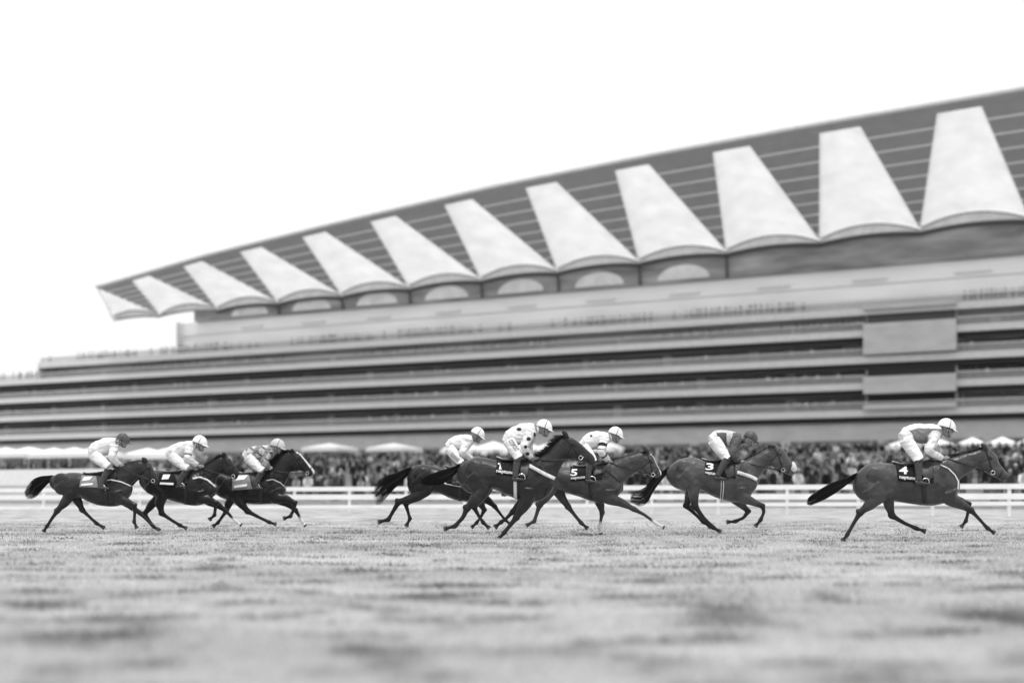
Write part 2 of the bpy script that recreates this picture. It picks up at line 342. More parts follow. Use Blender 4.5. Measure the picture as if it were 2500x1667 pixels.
# balconies
MGL = mat('tinted_glazing', .16, .12)
LV = [(12.9, -155, 1), (16.9, -155, 1), (20.8, -155, 1), (24.7, -132, 1), (28.0, -111, 0)]
T0, T1 = 57.8, 70.6     # stair tower
for li, (z, sa, dk) in enumerate(LV):
    segs = [(sa, S1)] if li in (0, 4, 2) else [(sa, T0), (T1, S1)]
    for (a, b_) in segs:
        fh = 1.0 if li < 4 else 1.05
        f = MB(); gbox(f, a, b_, 0, -.3, z-fh, z); gbox(f, a, b_, -.3, -9 if li < 4 else -7, z-.45, z-.05)
        bo = f.build('balcony', M['fascia'], GS)
        g = MB(); gbox(g, a+.1, b_-.1, -.33, -.36, z+.02, z+1.08); g.build('glass_screen', M['glass'], bo)
        h = MB(); h.tube([(a+.1, .35, z+1.13), (b_-.1, .35, z+1.13)], .07 if li < 4 else .13, 6)
        h.build('handrail', M['rail'], bo)
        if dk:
            d = MB(); gbox(d, a+.05, b_-.05, -.8, -1.2, z-1.75, z-.46); d.build('soffit_shade', M['dark'], bo)  # near-black strip put in as the shade beneath the balcony edge
        # rear wall with doors and windows below this balcony
        zb = (LV[li-1][0] if li else 6.2); wd = 1.4 if li == 0 else 5.0 if li < 4 else 4.2
        bw_ = MB(); gbox(bw_, a+.1, b_-.1, -wd, -wd-.25, zb-.04, z-.46); wo = bw_.build('rear_wall', M['wall'], GS)
        sx = a+.7
        while sx < b_-3:
            mu = MB(); gbox(mu, sx, min(sx+12.9, b_-.5), -wd+.03, -wd+.001, zb+.05, min(z-1.6, zb+2.3)); mu.build('window', MGL, wo); sx += PITCH
# end walls on the left of the upper levels
for q in ((-132.3, -132, 0, -9, 20.8, 24.7), (-111.3, -111, 0, -7, 24.7, 28.0), (-74, -73.5, -.6, -7, 28, 34.3)): e = MB(); gbox(e, *q); e.build('end_wall', M['fascia'], GS)
for q in ((-155, S1, -9.1, -40, 4.9, 20.7), (-132, S1, -9.12, -40, 20.7, 24.6), (-72, S1, -9.14, -30, 24.6, 34)): bk = MB(); gbox(bk, *q); bk.build('rear_block', M['wall'], GS)
# stair tower
o1 = z_at(784, 64, 1.2); o2 = z_at(749, 64, 1.2); o3 = z_at(915, 64, 1.2); o4 = z_at(869, 64, 1.2)
t = MB(); gbox(t, T0, T1, -1.4, -6, 12.9, 28.1); to = t.build('stair_tower', M['wall'], GS)
for z0, z1 in ((12.9, 13.6), (15.2, o3), (21.0, o1), (o2, 28.1)): t = MB(); gbox(t, T0, T1, 1.2, -1.395, z0, z1); t.build('tower_panel', M['wall'], to)
for z0, z1 in ((13.6, 15.2), (o3, 19.8), (o1, o2)):
    b = MB(); gbox(b, T0+.3, T1-.3, -1.0, -1.38, z0+.01, z1-.01); b.build('opening', M['dark'] if z0 < 25 else mat('dim_opening', .1), to)
b = MB(); gbox(b, T1+.1, S1, -1.6, -1.8, 16.95, 19.0); b.build('dark_opening_sheet', M['dark'], GS)  # near-black sheet added to paint the dark opening at the right end

# ------------------------------------------------------------------ crowd (one mass)
def person_template():
    mb = MB(); tn = []
    def part(fn, tone):
        a = len(mb.v); fn(); tn.extend([tone]*(len(mb.v)-a))
    for sx in (-1, 1):
        part(lambda: mb.tube([(sx*.09, 0, 0), (sx*.09, .01, .45), (sx*.085, 0, .86)], [.055, .065, .095], 6), 1)
        part(lambda: mb.tube([(sx*.2, 0, 1.42), (sx*.25, -.02, 1.15), (sx*.2, -.14, .98)], [.06, .05, .04], 5), 0)
        part(lambda: mb.ell((sx*.09, -.06, .04), (.05, .12, .045), nu=6, nv=4), 3)
    part(lambda: mb.loft([(Vector((0, .11, .78)), Vector((0, -.11, .78)), .17), (Vector((0, .12, 1.05)), Vector((0, -.12, 1.05)), .17), (Vector((0, .12, 1.3)), Vector((0, -.13, 1.3)), .21), (Vector((0, .09, 1.46)), Vector((0, -.09, 1.46)), .17), (Vector((0, .05, 1.52)), Vector((0, -.05, 1.52)), .06)], n=10, sub=2), 0)
    return mb, tn, part
def make_crowd(name, label, spots):
    mb, tn, part = person_template()
    # torso loft above has its width along y: swap so that shoulders run along x
    v = np.array(mb.v); k0 = len(v)
    part(lambda: mb.tube([(0, 0, 1.48), (0, 0, 1.56)], .055, 6), 2); part(lambda: mb.ell((0, -.01, 1.65), (.082, .1, .12), nu=8, nv=6), 2); part(lambda: mb.ell((0, .02, 1.70), (.096, .112, .105), nu=8, nv=6), 4)
    V = np.array(mb.v); T = np.array(tn)
    tor = np.arange(k0-(9*10), k0)  # loft rings
    V[tor] = V[tor][:, [1, 0, 2]]
    Fc = mb.f; nv = len(V); allv, allf, tone = [], [], []
    for (x, y, z, rz, h) in spots:
        c, s = math.cos(rz), math.sin(rz); R = V*[h*random.uniform(.92, 1.12), h, h]; R = np.stack([R[:, 0]*c-R[:, 1]*s, R[:, 0]*s+R[:, 1]*c, R[:, 2]], 1)+[x, y, z]
        b = len(allv)*nv; allv.append(R)
        coat = random.choice([.01, .015, .02, .03, .05, .08, .12, .02, .03, .2, .4, .7]) ; tr = random.choice([.02, .03, .05, .1, .2]); hr = random.choice([.02, .04, .08, .2, .4, .03])
        tone.append(np.choose(T, [coat, tr, .2, .02, hr])); allf.append((b, ))
    P = np.concatenate(allv); faces = [tuple(b+i for i in f) for (b,) in allf for f in Fc]
    me = bpy.data.meshes.new(name); me.from_pydata(P.tolist(), [], faces); me.update(); setattr_f(me, 'tone', np.concatenate(tone))
    tag(link(name, me, M['crowd']), label, 'crowd', kind='stuff')
sp = []
for w_ in (114, 111, 107, 102, 96, 90, 83, 75, 66, 57, 47, 37, 27, 18):
    a, b = s_at(-250, w_), s_at(2750, w_); s = a; gap = 0; ph = random.uniform(0, 6)
    while s < b:
        s += random.uniform(.5, .95)
        if math.sin(s*.21+ph)+math.sin(s*.083+ph*2) < -.95: continue
        if w_ > 100 and s_at(430, w_) > s: continue
        q = FW(s, w_+random.uniform(-1.6, 1.6), 0); sp.append((q.x, q.y, terr(w_+2.), -TH+random.uniform(-.5, .5), random.uniform(.93, 1.08)))
make_crowd('crowd', 'dense crowd of racegoers standing on the lawn terrace behind the white rails', sp)
sp = []
for z, sa, dk in LV:
    for w_ in (-.85, -1.7):
        s = max(sa, s_at(-60, 0)); ph = random.uniform(0, 6)
        while s < 100:
            s += random.uniform(.5, 1.1)
            if math.sin(s*.23+ph)+.8*math.sin(s*.11+ph*2)+random.uniform(-.6, .6) < (-.1 if w_ > -1 else .5): continue
            if T0-.3 < s < T1+.3: continue
            q = FW(s, w_+random.uniform(-.15, .15), z-.03); sp.append((q.x, q.y, q.z, -TH+random.uniform(-.5, .5), random.uniform(.93, 1.08)))
make_crowd('crowd', 'rows of spectators standing on the balconies of the grandstand', sp)

# ------------------------------------------------------------------ marquees on the terrace
def marquee(x0, x1, yt, yb, w_, label, walls=0., peaks=1, m1='canvas'):
    s0, s1 = s_at(x0, w_), s_at(x1, w_); sm = (s0+s1)/2; zt, zb = z_at(yt, sm, w_), z_at(yb, sm, w_); g = terr(w_)
    o = empty('marquee', FW(sm, w_, g), -TH, label=label, cat='marquee', group='white marquees on the terrace')
    h = (s1-s0)/2; dp = 6.0; zt -= g; zb -= g; c = MB(); ze = zb+(zt-zb)*.62
    for k in range(peaks):
        a, b = -h+2*h*k/peaks, -h+2*h*(k+1)/peaks; mx = (a+b)/2
        c.v += [(a, -.01, ze), (b, -.01, ze), (b, dp, ze), (a, dp, ze), (mx-.1, dp/2, zt+.5)]; q = len(c.v)-5
        c.f += [(q, q+1, q+4), (q+1, q+2, q+4), (q+2, q+3, q+4), (q+3, q, q+4)]
    c.build('canopy', M[m1], o)
    v = MB(); v.box(-h, h, 0, .04, zb, ze); v.box(-h, h, dp-.04, dp, zb, ze); v.box(-h, -h+.04, .04, dp-.04, zb, ze); v.box(h-.04, h, .04, dp-.04, zb, ze); v.build('valance', M[m1], o)
    for k in range(peaks+1):
        for y in (.1, dp-.1):
            l = MB(); x = min(max(-h+2*h*k/peaks, -h+.1), h-.1); l.tube([(x, y, 0), (x, y, zb)], .05, 6); l.build('leg', M['steel'], o)
    if walls:
        v = MB(); v.box(-h+.2, h-.2, dp-.3, dp-.25, 0, zb*walls); v.build('side_wall', M['fascia'], o)
marquee(-110, 60, 1099, 1117, 62, 'long white marquee at the left edge behind the trailing horses', .9, 3)
marquee(66, 222, 1099, 1117, 62, 'white marquee just behind the tail of the last horse', .9, 3)
marquee(300, 402, 1100, 1120, 55, 'small white marquee behind the jockey in the dark helmet', 0, 2)
marquee(735, 822, 1087, 1101, 30, 'small pale marquee right of the trailing group of horses', 0, 1, 'fascia')
marquee(893, 982, 1087, 1101, 30, 'small pale marquee left of the middle group of horses', 0, 1, 'fascia')
marquee(1075, 1222, 1084, 1114, 30, 'bright white marquee behind the jockey at the back of the middle group', .95, 2)
marquee(1226, 1372, 1083, 1115, 30, 'bright white marquee behind the spotted jockey on horse number 1', .95, 2)
marquee(1378, 1490, 1084, 1103, 30, 'low white marquee behind the jockey on horse number 5', 0, 2)
marquee(2165, 2330, 1079, 1094, 34, 'white marquee behind the leading jockey', 0, 2)
marquee(2336, 2560, 1074, 1091, 34, 'white marquee at the right edge ahead of the leading jockey', 0, 3)
# white hoarding on the left
w_ = 116; s0, s1 = s_at(-150, w_), s_at(428, w_); sm = (s0+s1)/2; o = empty('hoarding', FW(sm, w_+2, 0), -TH, label='long low white hoarding on the left between the rails and the terrace', cat='hoarding')
b = MB(); b.box(s0-sm, s1-sm, 0, .12, 1.25, z_at(1147, sm, w_)); b.build('panel', M['white'], o)
b = MB(); b.box(s0-sm, s1-sm, .03, .1, 0, 1.25); b.build('base_panel', M['wall'], o)
for k in range(9):
    b = MB(); x = (s0-sm)*.98+(s1-s0)*.98*k/8; b.box(x, x+.1, .12, .22, 0, 1.9); b.build('post', M['steel'], o)

# ------------------------------------------------------------------ white running rails
fo = empty('rail_fence', (0, 44, 0), label='long white three-bar rail fence running along the far side of the course', cat='fence')
def fl(px, dz=0): # point on fence line (linear between left d=50 and right d=38)
    a, b = Vector((-22.32, 50, 0)), Vector((16.96, 38, 0)); return a+(b-a)*px-Vector((0, 44, 0))
def board(ha, hb, th, tk, name='rail', m='rail'):
    b = MB(); P = []
    for t in np.linspace(-1.4, 2.2, 25):
        p = fl(t); h = ha+(hb-ha)*t; P.append((p, h))
    for i in range(len(P)-1):
        (p, h), (q, g) = P[i], P[i+1]
        b.hexa([p+Vector((0, 0, h-th/2)), q+Vector((0, 0, g-th/2)), q+Vector((0, tk, g-th/2)), p+Vector((0, tk, h-th/2))], [p+Vector((0, 0, h+th/2)), q+Vector((0, 0, g+th/2)), q+Vector((0, tk, g+th/2)), p+Vector((0, tk, h+th/2))])
    b.build(name, M[m], fo)
board(.876, .996, .17, .05); board(.57, .66, .20, .05); board(.10, .43, .13, .05)
for t in np.arange(-1.35, 2.2, .0585):
    p = fl(t); b = MB(); b.box(p.x-.05, p.x+.05, p.y+.055, p.y+.15, 0, .93+.12*t); b.build('post', M['rail'], fo)

# ------------------------------------------------------------------ horses
class Fr:
    def __init__(s, ox, oy, k, D): s.ox, s.oy, s.k, s.D = ox, oy, k, D
    def P(s, x, y, yo=0., front=True):
        px, py = s.ox+x/s.k, s.oy+y/s.k; d = s.D+yo; return Vector(((px-1250)/F*d, d, EYE+(H0-py)/F*d))
    def m(s, r): return r/s.k*s.D/F
    def loc(s, V):  # world coords array -> local photo pixels
        px = 1250+F*V[:, 0]/V[:, 1]; py = H0-F*(V[:, 2]-EYE)/V[:, 1]; return (px-s.ox)*s.k, (py-s.oy)*s.k
    def ray(s, x, y):
        q = s.P(x, y); o = Vector((0, 0, EYE)); return o, (q-o).normalized()
def chain_secs(fr, pts, ratio=.8):
    out = []
    for i, (x, y, r, yo) in enumerate(pts):
        a = pts[max(i-1, 0)]; b = pts[min(i+1, len(pts)-1)]; dx, dy = b[0]-a[0], b[1]-a[1]; L = math.hypot(dx, dy) or 1
        nx, ny = dy/L, -dx/L; rr = ratio[i] if isinstance(ratio, (list, tuple)) else ratio
        out.append((fr.P(x+nx*r, y+ny*r, yo), fr.P(x-nx*r, y-ny*r, yo), fr.m(r)*rr))
    return out
TW = [(0, .07), (.05, .15), (.12, .22), (.22, .27), (.35, .265), (.5, .285), (.65, .29), (.78, .27), (.88, .215), (.95, .16), (1, .09)]
def tube_obj(name, pts, r, m, parent, n=6, smooth=True):
    b = MB(); b.tube(pts, r, n); return b.build(name, m, parent, smooth, world=True)
def strands(name, m, parent, center, N, spread, thick, core=None):
    """center: list of (Vector, width). many thin tapered strands following it"""
    Cn = [c for c, _ in center]; W = [w for _, w in center]; b = MB()
    if core: b.tube(Cn, [max(.004, w*core) for w in W], 8)
    K = len(Cn)
    for _ in range(N):
        a = random.uniform(0, 6.283); rr = math.sqrt(random.random()); t0 = random.uniform(0, .35)**1.6; t1 = random.uniform(.6, 1.0) if random.random() < .5 else 1.0
        ph = random.uniform(0, 6.28); amp = random.uniform(.0, .25); pts, rs = [], []
        for i in range(8):
            t = t0+(t1-t0)*i/7; f = t*(K-1); j = min(int(f), K-2); u = f-j; c = Cn[j].lerp(Cn[j+1], u); w_ = W[j]*(1-u)+W[j+1]*u
            g = rr*(1+spread*t*t); off = Vector((math.cos(a)*.25, math.cos(a+1.2)*.8, math.sin(a)))*(w_*g)
            off += Vector((0, 0, 1))*w_*amp*math.sin(ph+5*t)*t
            pts.append(c+off); rs.append(thick*(1-.8*i/7))
        b.tube(pts, rs, 3, cap=False)
    return b.build(name, m, parent, True, world=True)
def text_mesh(txt, bold=True):
    if txt == '#': return np.array([(i/4, j/2, 0) for j in range(3) for i in range(5)]), [(j*5+i, j*5+i+1, j*5+i+6, j*5+i+5) for j in range(2) for i in range(4)]
    if txt == '1': return np.array([(.40, 0, 0), (.86, 0, 0), (.98, 1, 0), (.58, 1, 0), (.16, .82, 0), (.10, .64, 0), (.48, .72, 0)]), [(0, 1, 6), (1, 2, 6), (2, 3, 6), (3, 4, 6), (4, 5, 6)]
    cu = bpy.data.curves.new('t', 'FONT'); cu.body = txt; cu.size = 1; cu.resolution_u = 3
    if bold: cu.offset = .018
    o = bpy.data.objects.new('t', cu); C.objects.link(o); dg = bpy.context.evaluated_depsgraph_get(); me = bpy.data.meshes.new_from_object(o.evaluated_get(dg))
    bpy.data.objects.remove(o); v = co(me); f = [tuple(p.vertices) for p in me.polygons]; bpy.data.meshes.remove(me)
    mn, mx = v.min(0), v.max(0); asp = (mx-mn)[0]/(mx-mn)[1]; v = (v-mn)/np.maximum(mx-mn, 1e-6)
    import bmesh
    bm = bmesh.new(); vv = [bm.verts.new((p[0]*asp, p[1], 0)) for p in v]
    for q in f:
        try: bm.faces.new([vv[i] for i in q])
        except ValueError: pass
    bmesh.ops.triangulate(bm, faces=bm.faces[:])
    for _ in range(4):
        E_ = [e for e in bm.edges if e.calc_length() > .22]
        if not E_: break
        bmesh.ops.subdivide_edges(bm, edges=E_, cuts=1); bmesh.ops.triangulate(bm, faces=bm.faces[:])
    bm.verts.index_update(); v = np.array([(p.co.x/asp, p.co.y, 0) for p in bm.verts]); f = [tuple(x.index for x in q.verts) for q in bm.faces]; bm.free()
    return v, f
class Drape:
    def __init__(s, fr, me):
        s.fr = fr; s.b = BVHTree.FromPolygons([v.co for v in me.vertices], [tuple(p.vertices) for p in me.polygons]); s.last = None
    def at(s, x, y, off=.01):
        o, d = s.fr.ray(x, y); h = s.b.ray_cast(o, d)[0]
        if h is None:
            near = s.b.find_nearest(s.fr.P(x, y, -.1))
            h = near[0]; return h+near[1]*off
        return h-d*off
    def mirror(s, p): return Vector((p.x, 2*s.fr.D-p.y, p.z))
    def quad(s, c4, nx, ny, off, mir=True):
        """c4 = tl, tr, br, bl pixel corners -> grids"""
        tl, tr, br, bl = [np.array(c, float) for c in c4]; mb = MB(); P = []
        for j in range(ny+1):
            v = j/ny; P.append([s.at(*((tl*(1-i/nx)+tr*i/nx)*(1-v)+(bl*(1-i/nx)+br*i/nx)*v), off) for i in range(nx+1)])
        mb.grid(P)
        s.far = MB(); s.far.grid([[s.mirror(p) for p in r][::-1] for r in P])
        return mb
    def strip(s, pts, wd, off=.012, mir=True, n=24, mb=None):
        mb = mb or MB(); Q = []; pts = [np.array(p, float) for p in pts]; L = [0]
        for a, b in zip(pts, pts[1:]): L.append(L[-1]+np.linalg.norm(b-a))
        for i in range(n+1):
            t = L[-1]*i/n; j = min(max(k for k in range(len(L)) if L[k] <= t), len(pts)-2); u = (t-L[j])/(L[j+1]-L[j]); p = pts[j]*(1-u)+pts[j+1]*u; d = pts[j+1]-pts[j]; d = d/np.linalg.norm(d); nrm = np.array([d[1], -d[0]])
            Q.append([s.at(*(p+nrm*wd/2), off), s.at(*p, off+.004), s.at(*(p-nrm*wd/2), off)])
        mb.grid(Q)
        s.far = MB(); s.far.grid([[s.mirror(p) for p in r][::-1] for r in Q])
        return mb
    def text(s, txt, c4, off, bold=True):
        v, f = text_mesh(txt, bold); tl, tr, br, bl = [np.array(c, float) for c in c4]; mb = MB()
        for x, y, _ in v:
            p = (bl*(1-x)+br*x)*(1-y)+(tl*(1-x)+tr*x)*y; mb.v.append(tuple(s.at(*p, off)))
        mb.f = [t[::-1] if False else t for t in f]; return mb
def solid(o, t=.008):
    md = o.modifiers.new('thickness', 'SOLIDIFY'); md.thickness = t; md.offset = 0; return o

from mathutils import noise as mnoise
def folds(me, amp, fx, fy, fz, keep=None):
    V = co(me); N = np.empty(len(me.vertices)*3); me.vertices.foreach_get('normal', N); N = N.reshape(-1, 3)
    h = np.array([1-abs(mnoise.noise(Vector((p[0]*fx+p[2]*2, p[1]*fy, p[2]*fz-p[0]*2))))*2.6+.35*mnoise.noise(Vector(p)*23) for p in V])
    if keep is not None: h = h*keep
    V += N*(h[:, None]*amp); me.vertices.foreach_set('co', V.ravel()); me.update()
def horse(fr, d):
    tor = d['torso']; n = len(tor); x0, x1 = tor[0][0], tor[-1][0]
    cx = fr.P((x0+x1)/2, 0); root = empty('racehorse', (cx.x, fr.D, 0), 0, label=d['label'], cat='horse', group='galloping racehorses')
    sc_ = fr.m(x1-x0)/1.68
    b = MB(); secs = []
    for (x, yt, yb) in tor:
        t = (x-x0)/(x1-x0); hw = float(np.interp(t, [a for a, _ in TW], [c for _, c in TW]))*sc_
        secs.append((fr.P(x, yt), fr.P(x, yb), hw))
    b.loft(secs, 26, 4, 2.15)
    nk = d['neck']; hd = d['head']; hj = [((hd[0][0][0]*.5+hd[1][0][0]*.5, hd[0][0][1]*.5+hd[1][0][1]*.5+14), (hd[0][1][0]*.6+hd[1][1][0]*.4, hd[0][1][1]*.6+hd[1][1][1]*.4-14))]; nk = nk+hj; NW = np.linspace(.17, .075, len(nk))*sc_
    b.loft([(fr.P(*a), fr.P(*c), w_) for (a, c), w_ in zip(nk, NW)], 20, 4, 2.1)
    hd = d['head']; HW = np.interp(np.linspace(0, 1, len(hd)), [0, .25, .5, .75, 1], [.085, .098, .075, .058, .042])*sc_
    b.loft([(fr.P(*a), fr.P(*c), w_) for (a, c), w_ in zip(hd, HW)], 18, 4, 2.3)
    # cheek (jowl), eye sockets, nostrils
    (a0, c0), (a1, c1) = hd[0], hd[1]; jx, jy = c0[0]*.45+c1[0]*.55, c0[1]*.45+c1[1]*.55
    jc = (a1[0]*.35+c1[0]*.65, a1[1]*.35+c1[1]*.65); r = math.hypot(a1[0]-c1[0], a1[1]-c1[1])
    for s_ in (-1, 1):
        b.ell(fr.P(*jc, s_*.055*sc_), (fr.m(r*.34), .05*sc_, fr.m(r*.34)))
        e_ = (a1[0]*.72+c1[0]*.28, a1[1]*.72+c1[1]*.28); b.ell(fr.P(*e_, s_*.082*sc_), (.03, .022, .022))
    # ears
    ex, ey = d['ear']; bx, by = hd[0][0][0]*.75+hd[1][0][0]*.25, hd[0][0][1]*.75+hd[1][0][1]*.25
    for s_, dx in ((-1, 0), (1, 10)):
        p0 = fr.P(bx, by+8, s_*.045*sc_); p2 = fr.P(ex+dx, ey, s_*.07*sc_); p2 = p0+(p2-p0)*1.18; p1 = p0.lerp(p2, .45)
        b.tube([p0, p1, p0.lerp(p2, .75), p2], [.034*sc_, .046*sc_, .036*sc_, .010], 8)
    legs = []
    for nm in ('nf', 'ff', 'nh', 'fh'):
        L = d[nm]; s_ = -1 if nm[0] == 'n' else 1; K = len(L); pts = []
        for i, (x, y, r) in enumerate(L):
            yo = s_*sc_*float(np.interp(i/(K-1), [0, .4, 1], [.115 if nm[1] == 'h' else .12, .15, .12])); pts.append((x, y, r, yo))
        kn = len(pts)-4; out = []
        for i, p in enumerate(pts):
            if i == kn:      # knee or hock: narrow above, knobbly joint, narrow below
                a = pts[i-1]; t = .72; out.append(tuple(a[q]*(1-t)+p[q]*t if q != 2 else p[2]*.98 for q in range(4)))
                out.append((p[0], p[1], p[2]*1.08, p[3])); a = pts[i+1]; t = .34; out.append(tuple(p[q]*(1-t)+a[q]*t if q != 2 else a[2]*1.08 for q in range(4)))
            elif i == kn+1:
                a = pts[i+1]; out.append((p[0], p[1], p[2]*.86, p[3])); t = .62; out.append(tuple(p[q]*(1-t)+a[q]*t if q != 2 else p[2]*.84 for q in range(4)))
            elif i == kn+2: out.append((p[0], p[1], p[2]*1.12, p[3]))
            else: out.append(p)
        fx, fy, frr, fyo = out[-2]; hx, hy, hr, hyo = out[-1]; dx, dy = hx-fx, hy-fy; LL = math.hypot(dx, dy)
        out[-1:] = [(fx*.52+hx*.48, fy*.52+hy*.48, frr*.66, fyo), (fx*.2+hx*.8, fy*.2+hy*.8, hr*.78, fyo), (hx, hy, hr*1.0, hyo), (hx+dx/LL*hr*.9, hy+dy/LL*hr*.9, hr*1.22, hyo)]
        if nm[1] == 'h':     # point of the hock
            p = pts[kn]; a = pts[kn-1]; c = pts[kn+1]; bx_, by_ = 2*p[0]-a[0]*.5-c[0]*.5-p[0], 2*p[1]-a[1]*.5-c[1]*.5-p[1]; LB = math.hypot(bx_, by_) or 1
            b.ell(fr.P(p[0]+bx_/LB*p[2]*.55, p[1]+by_/LB*p[2]*.55-p[2]*.3, p[3]), (fr.m(p[2]*.75), .026*sc_, fr.m(p[2]*.8)))
        pts = out; rat = [.78, .8]+[.76]*(len(pts)-2) if nm[1] == 'h' else [.98, .85]+[.78]*(len(pts)-2)
        b.loft(chain_secs(fr, pts, rat), 14, 4, 2.05); legs.append(pts)
    TX = lambda t: x0+(x1-x0)*t
    ty = lambda t, v: (lambda x: np.interp(x, [q[0] for q in tor], [q[1] for q in tor])*(1-v)+np.interp(x, [q[0] for q in tor], [q[2] for q in tor])*v)(TX(t))
    for s_ in (-1, 1):      # shoulder blade, triceps, chest, stifle and gluteal masses
        for t, v, rx_, rz_, yy, ry_, an in ((.80, .30, .075, .24, .215, .05, 22), (.745, .60, .15, .10, .225, .06, -32), (.93, .60, .09, .13, .12, .075, 12), (.20, .34, .20, .15, .205, .075, 24), (.17, .66, .13, .16, .20, .07, -12), (.30, .74, .085, .13, .205, .06, 24), (.56, .42, .26, .15, .236, .055, -3), (.92, .30, .06, .15, .10, .06, 30)):
            b.ell(fr.P(TX(t), ty(t, v), 0)+Vector((0, s_*(yy-.008)*sc_, 0)), (rx_*sc_, ry_*sc_, rz_*sc_), Matrix.Rotation(math.radians(an), 3, 'Y'))
    me = remesh(b, 'body', .0125, 6)
    V = co(me); pt = np.zeros(len(V)); wh = np.zeros(len(V)); hf = np.zeros(len(V))
    for nm, pts in zip(('nf', 'ff', 'nh', 'fh'), legs):
        W3 = [fr.P(p[0], p[1], p[3]) for p in pts]; kn = len(pts)-9
        for i in range(max(kn-1, 1), len(pts)-1):
            ds, t = segdist(V, W3[i], W3[i+1]); rr = fr.m(max(pts[i][2], pts[i+1][2]))*1.7; f = np.clip(1.6-ds/rr, 0, 1)
            if i == max(kn-1, 1): f = f*np.clip(t*1.1, 0, 1)
            pt = np.maximum(pt, f)
            if nm in d.get('socks', ()) and i >= len(pts)-5: wh = np.maximum(wh, np.clip(2.0-ds/rr, 0, 1))
            if i == len(pts)-2: hf = np.maximum(hf, (ds < rr*.9) & (t > .02))
    if d.get('blaze'):
        X, Y = fr.loc(V); 
        for i in range(1, len(hd)-1):
            a, c = hd[i][0], hd[i+1][0]; P2 = np.stack([X, Y, 0*X], 1); ds, _ = segdist(P2, (a[0], a[1], 0), (c[0], c[1], 0)); wh = np.maximum(wh, ((ds < d['blaze']) & (abs(V[:, 1]-fr.D) < .05)).astype(float))
    V0 = V.copy(); folds(me, .0060, 4, 4, 5, np.clip(1-pt*2, 0, 1)); setattr_f(me, 'points', pt*d.get('pts', 1)); setattr_f(me, 'whites', wh)
    dr = Drape(fr, me)
    body = link('body', me, [M[d['coat']], M['hoof']], root)
    idx = np.zeros(len(me.polygons), dtype=np.int32)
    fv = np.array([p.vertices[0] for p in me.polygons]); idx[hf[fv] > 0] = 1; me.polygons.foreach_set('material_index', idx)
    for s_ in (-1, 1):
        e_ = ((a1[0]*.70+c1[0]*.30)*.6+(hd[2][0][0]*.75+hd[2][1][0]*.25)*.4, (a1[1]*.70+c1[1]*.30)*.6+(hd[2][0][1]*.75+hd[2][1][1]*.25)*.4)
        ep = dr.at(*e_, .003); ep = ep if s_ < 0 else dr.mirror(ep); eb = MB(); eb.ell(ep, (.021, .014, .018), nu=10, nv=6); eb.build('eye', M['frog'], root, True, world=True)
        q = hd[-2]; nb = MB(); nb.ell(fr.P(q[0][0]*.6+q[1][0]*.4, q[0][1]*.6+q[1][1]*.4, s_*.047*sc_), (.014, .012, .018), nu=8, nv=6); nb.build('nostril', M['frog'], root, True, world=True)
    # tail
    hm = M[d.get('hair', 'hair')]
    ctr = [(fr.P(x, y, .0), fr.m(w_)) for x, y, w_ in d['tail']]
    strands('tail', hm, root, ctr, 460, 1.9, .0040, core=.26)
    # mane along the crest
    b = MB(); crest = [Vector(fr.P(*a)) for a, c in nk[d.get('m0', 1):-1]]+[Vector(fr.P(*hd[0][0]))]; ml, mv = d.get('mane', (.11, .06))
    K = len(crest)-1; NM = 330
    for i in range(NM):
        f = K*(i+random.random())/NM; j = min(int(f), K-1); u = f-j; p = crest[j].lerp(crest[j+1], u)+Vector((0, random.uniform(-.022, .022), -.02)); l = ml*random.uniform(.5, 1.25)
        sd = random.uniform(-.5, .5)
        q1 = p+Vector((-l*.35, sd*l*.4, l*mv*9*.5)); q2 = p+Vector((-l*(.9+.3*random.random()), sd*l*1.1, l*mv*9*random.uniform(.25, .8)))
        b.tube([p, q1, q2], [.008, .0065, .0012], 3, cap=False)
    b.build('mane', hm, root, True, world=True)
    if d.get('plaits'):
        for i in range(15):
            f = K*(i+.5)/15; j = min(int(f), K-1); p = crest[j].lerp(crest[j+1], f-j); e = MB(); e.ell(p+Vector((0, 0, .012)), (.018, .018, .022), nu=8, nv=6); e.build('plait', hm, root, True, world=True)
    # saddle cloth with number and sponsor lettering
    cl = dr.quad(d['cloth'], 16, 12, .014); far = dr.far; co_ = solid(cl.build('saddle_cloth', M[d.get('clothm', 'clothb')], root, True, world=True), .008); solid(far.build('saddle_cloth', M[d.get('clothm', 'clothb')], root, True, world=True), .008)
    if d.get('num'):
        tx = dr.text(d['num'][0], d['num'][1], .026); solid(tx.build('number', M['lett'], co_, False, world=True), .003)
        tx = dr.text(d['spon'][0], d['spon'][1], .026); solid(tx.build('lettering', M['lett'], co_, False, world=True), .003)
    # saddle: seat loft and flap
    st = d['saddle']; b = MB(); b.loft([(fr.P(x, yt), fr.P(x, yb), hw) for x, yt, yb, hw in st], 14, 4, 2.6); sd_ = b.build('saddle', M['tack'], root, True, world=True)
    (xa, ya) = st[0][0], st[0][1]; b = MB(); b.tube([fr.P(st[0][0]-8, st[0][1]-3), fr.P(st[0][0]+30, st[0][1]+10), fr.P(st[1][0]+20, st[1][1]+6), fr.P(st[2][0], st[2][1]-2)], [.008, .013, .013, .006], 6); b.build('piping', M['fascia'], sd_, True, world=True)
    fl_ = dr.quad(d['flap'], 10, 8, .028); far = dr.far
    for g_ in (fl_, far): solid(g_.build('flap', M['flapm'], sd_, True, world=True), .008)
    for gx in d['girth']:
        g_ = dr.strip(gx[0], gx[1], gx[3] if len(gx) > 3 else .016, n=16)
        for q_ in (g_, dr.far): solid(q_.build('girth', M[gx[2]] if len(gx) > 2 else M['tack'], root, True, world=True), .006)
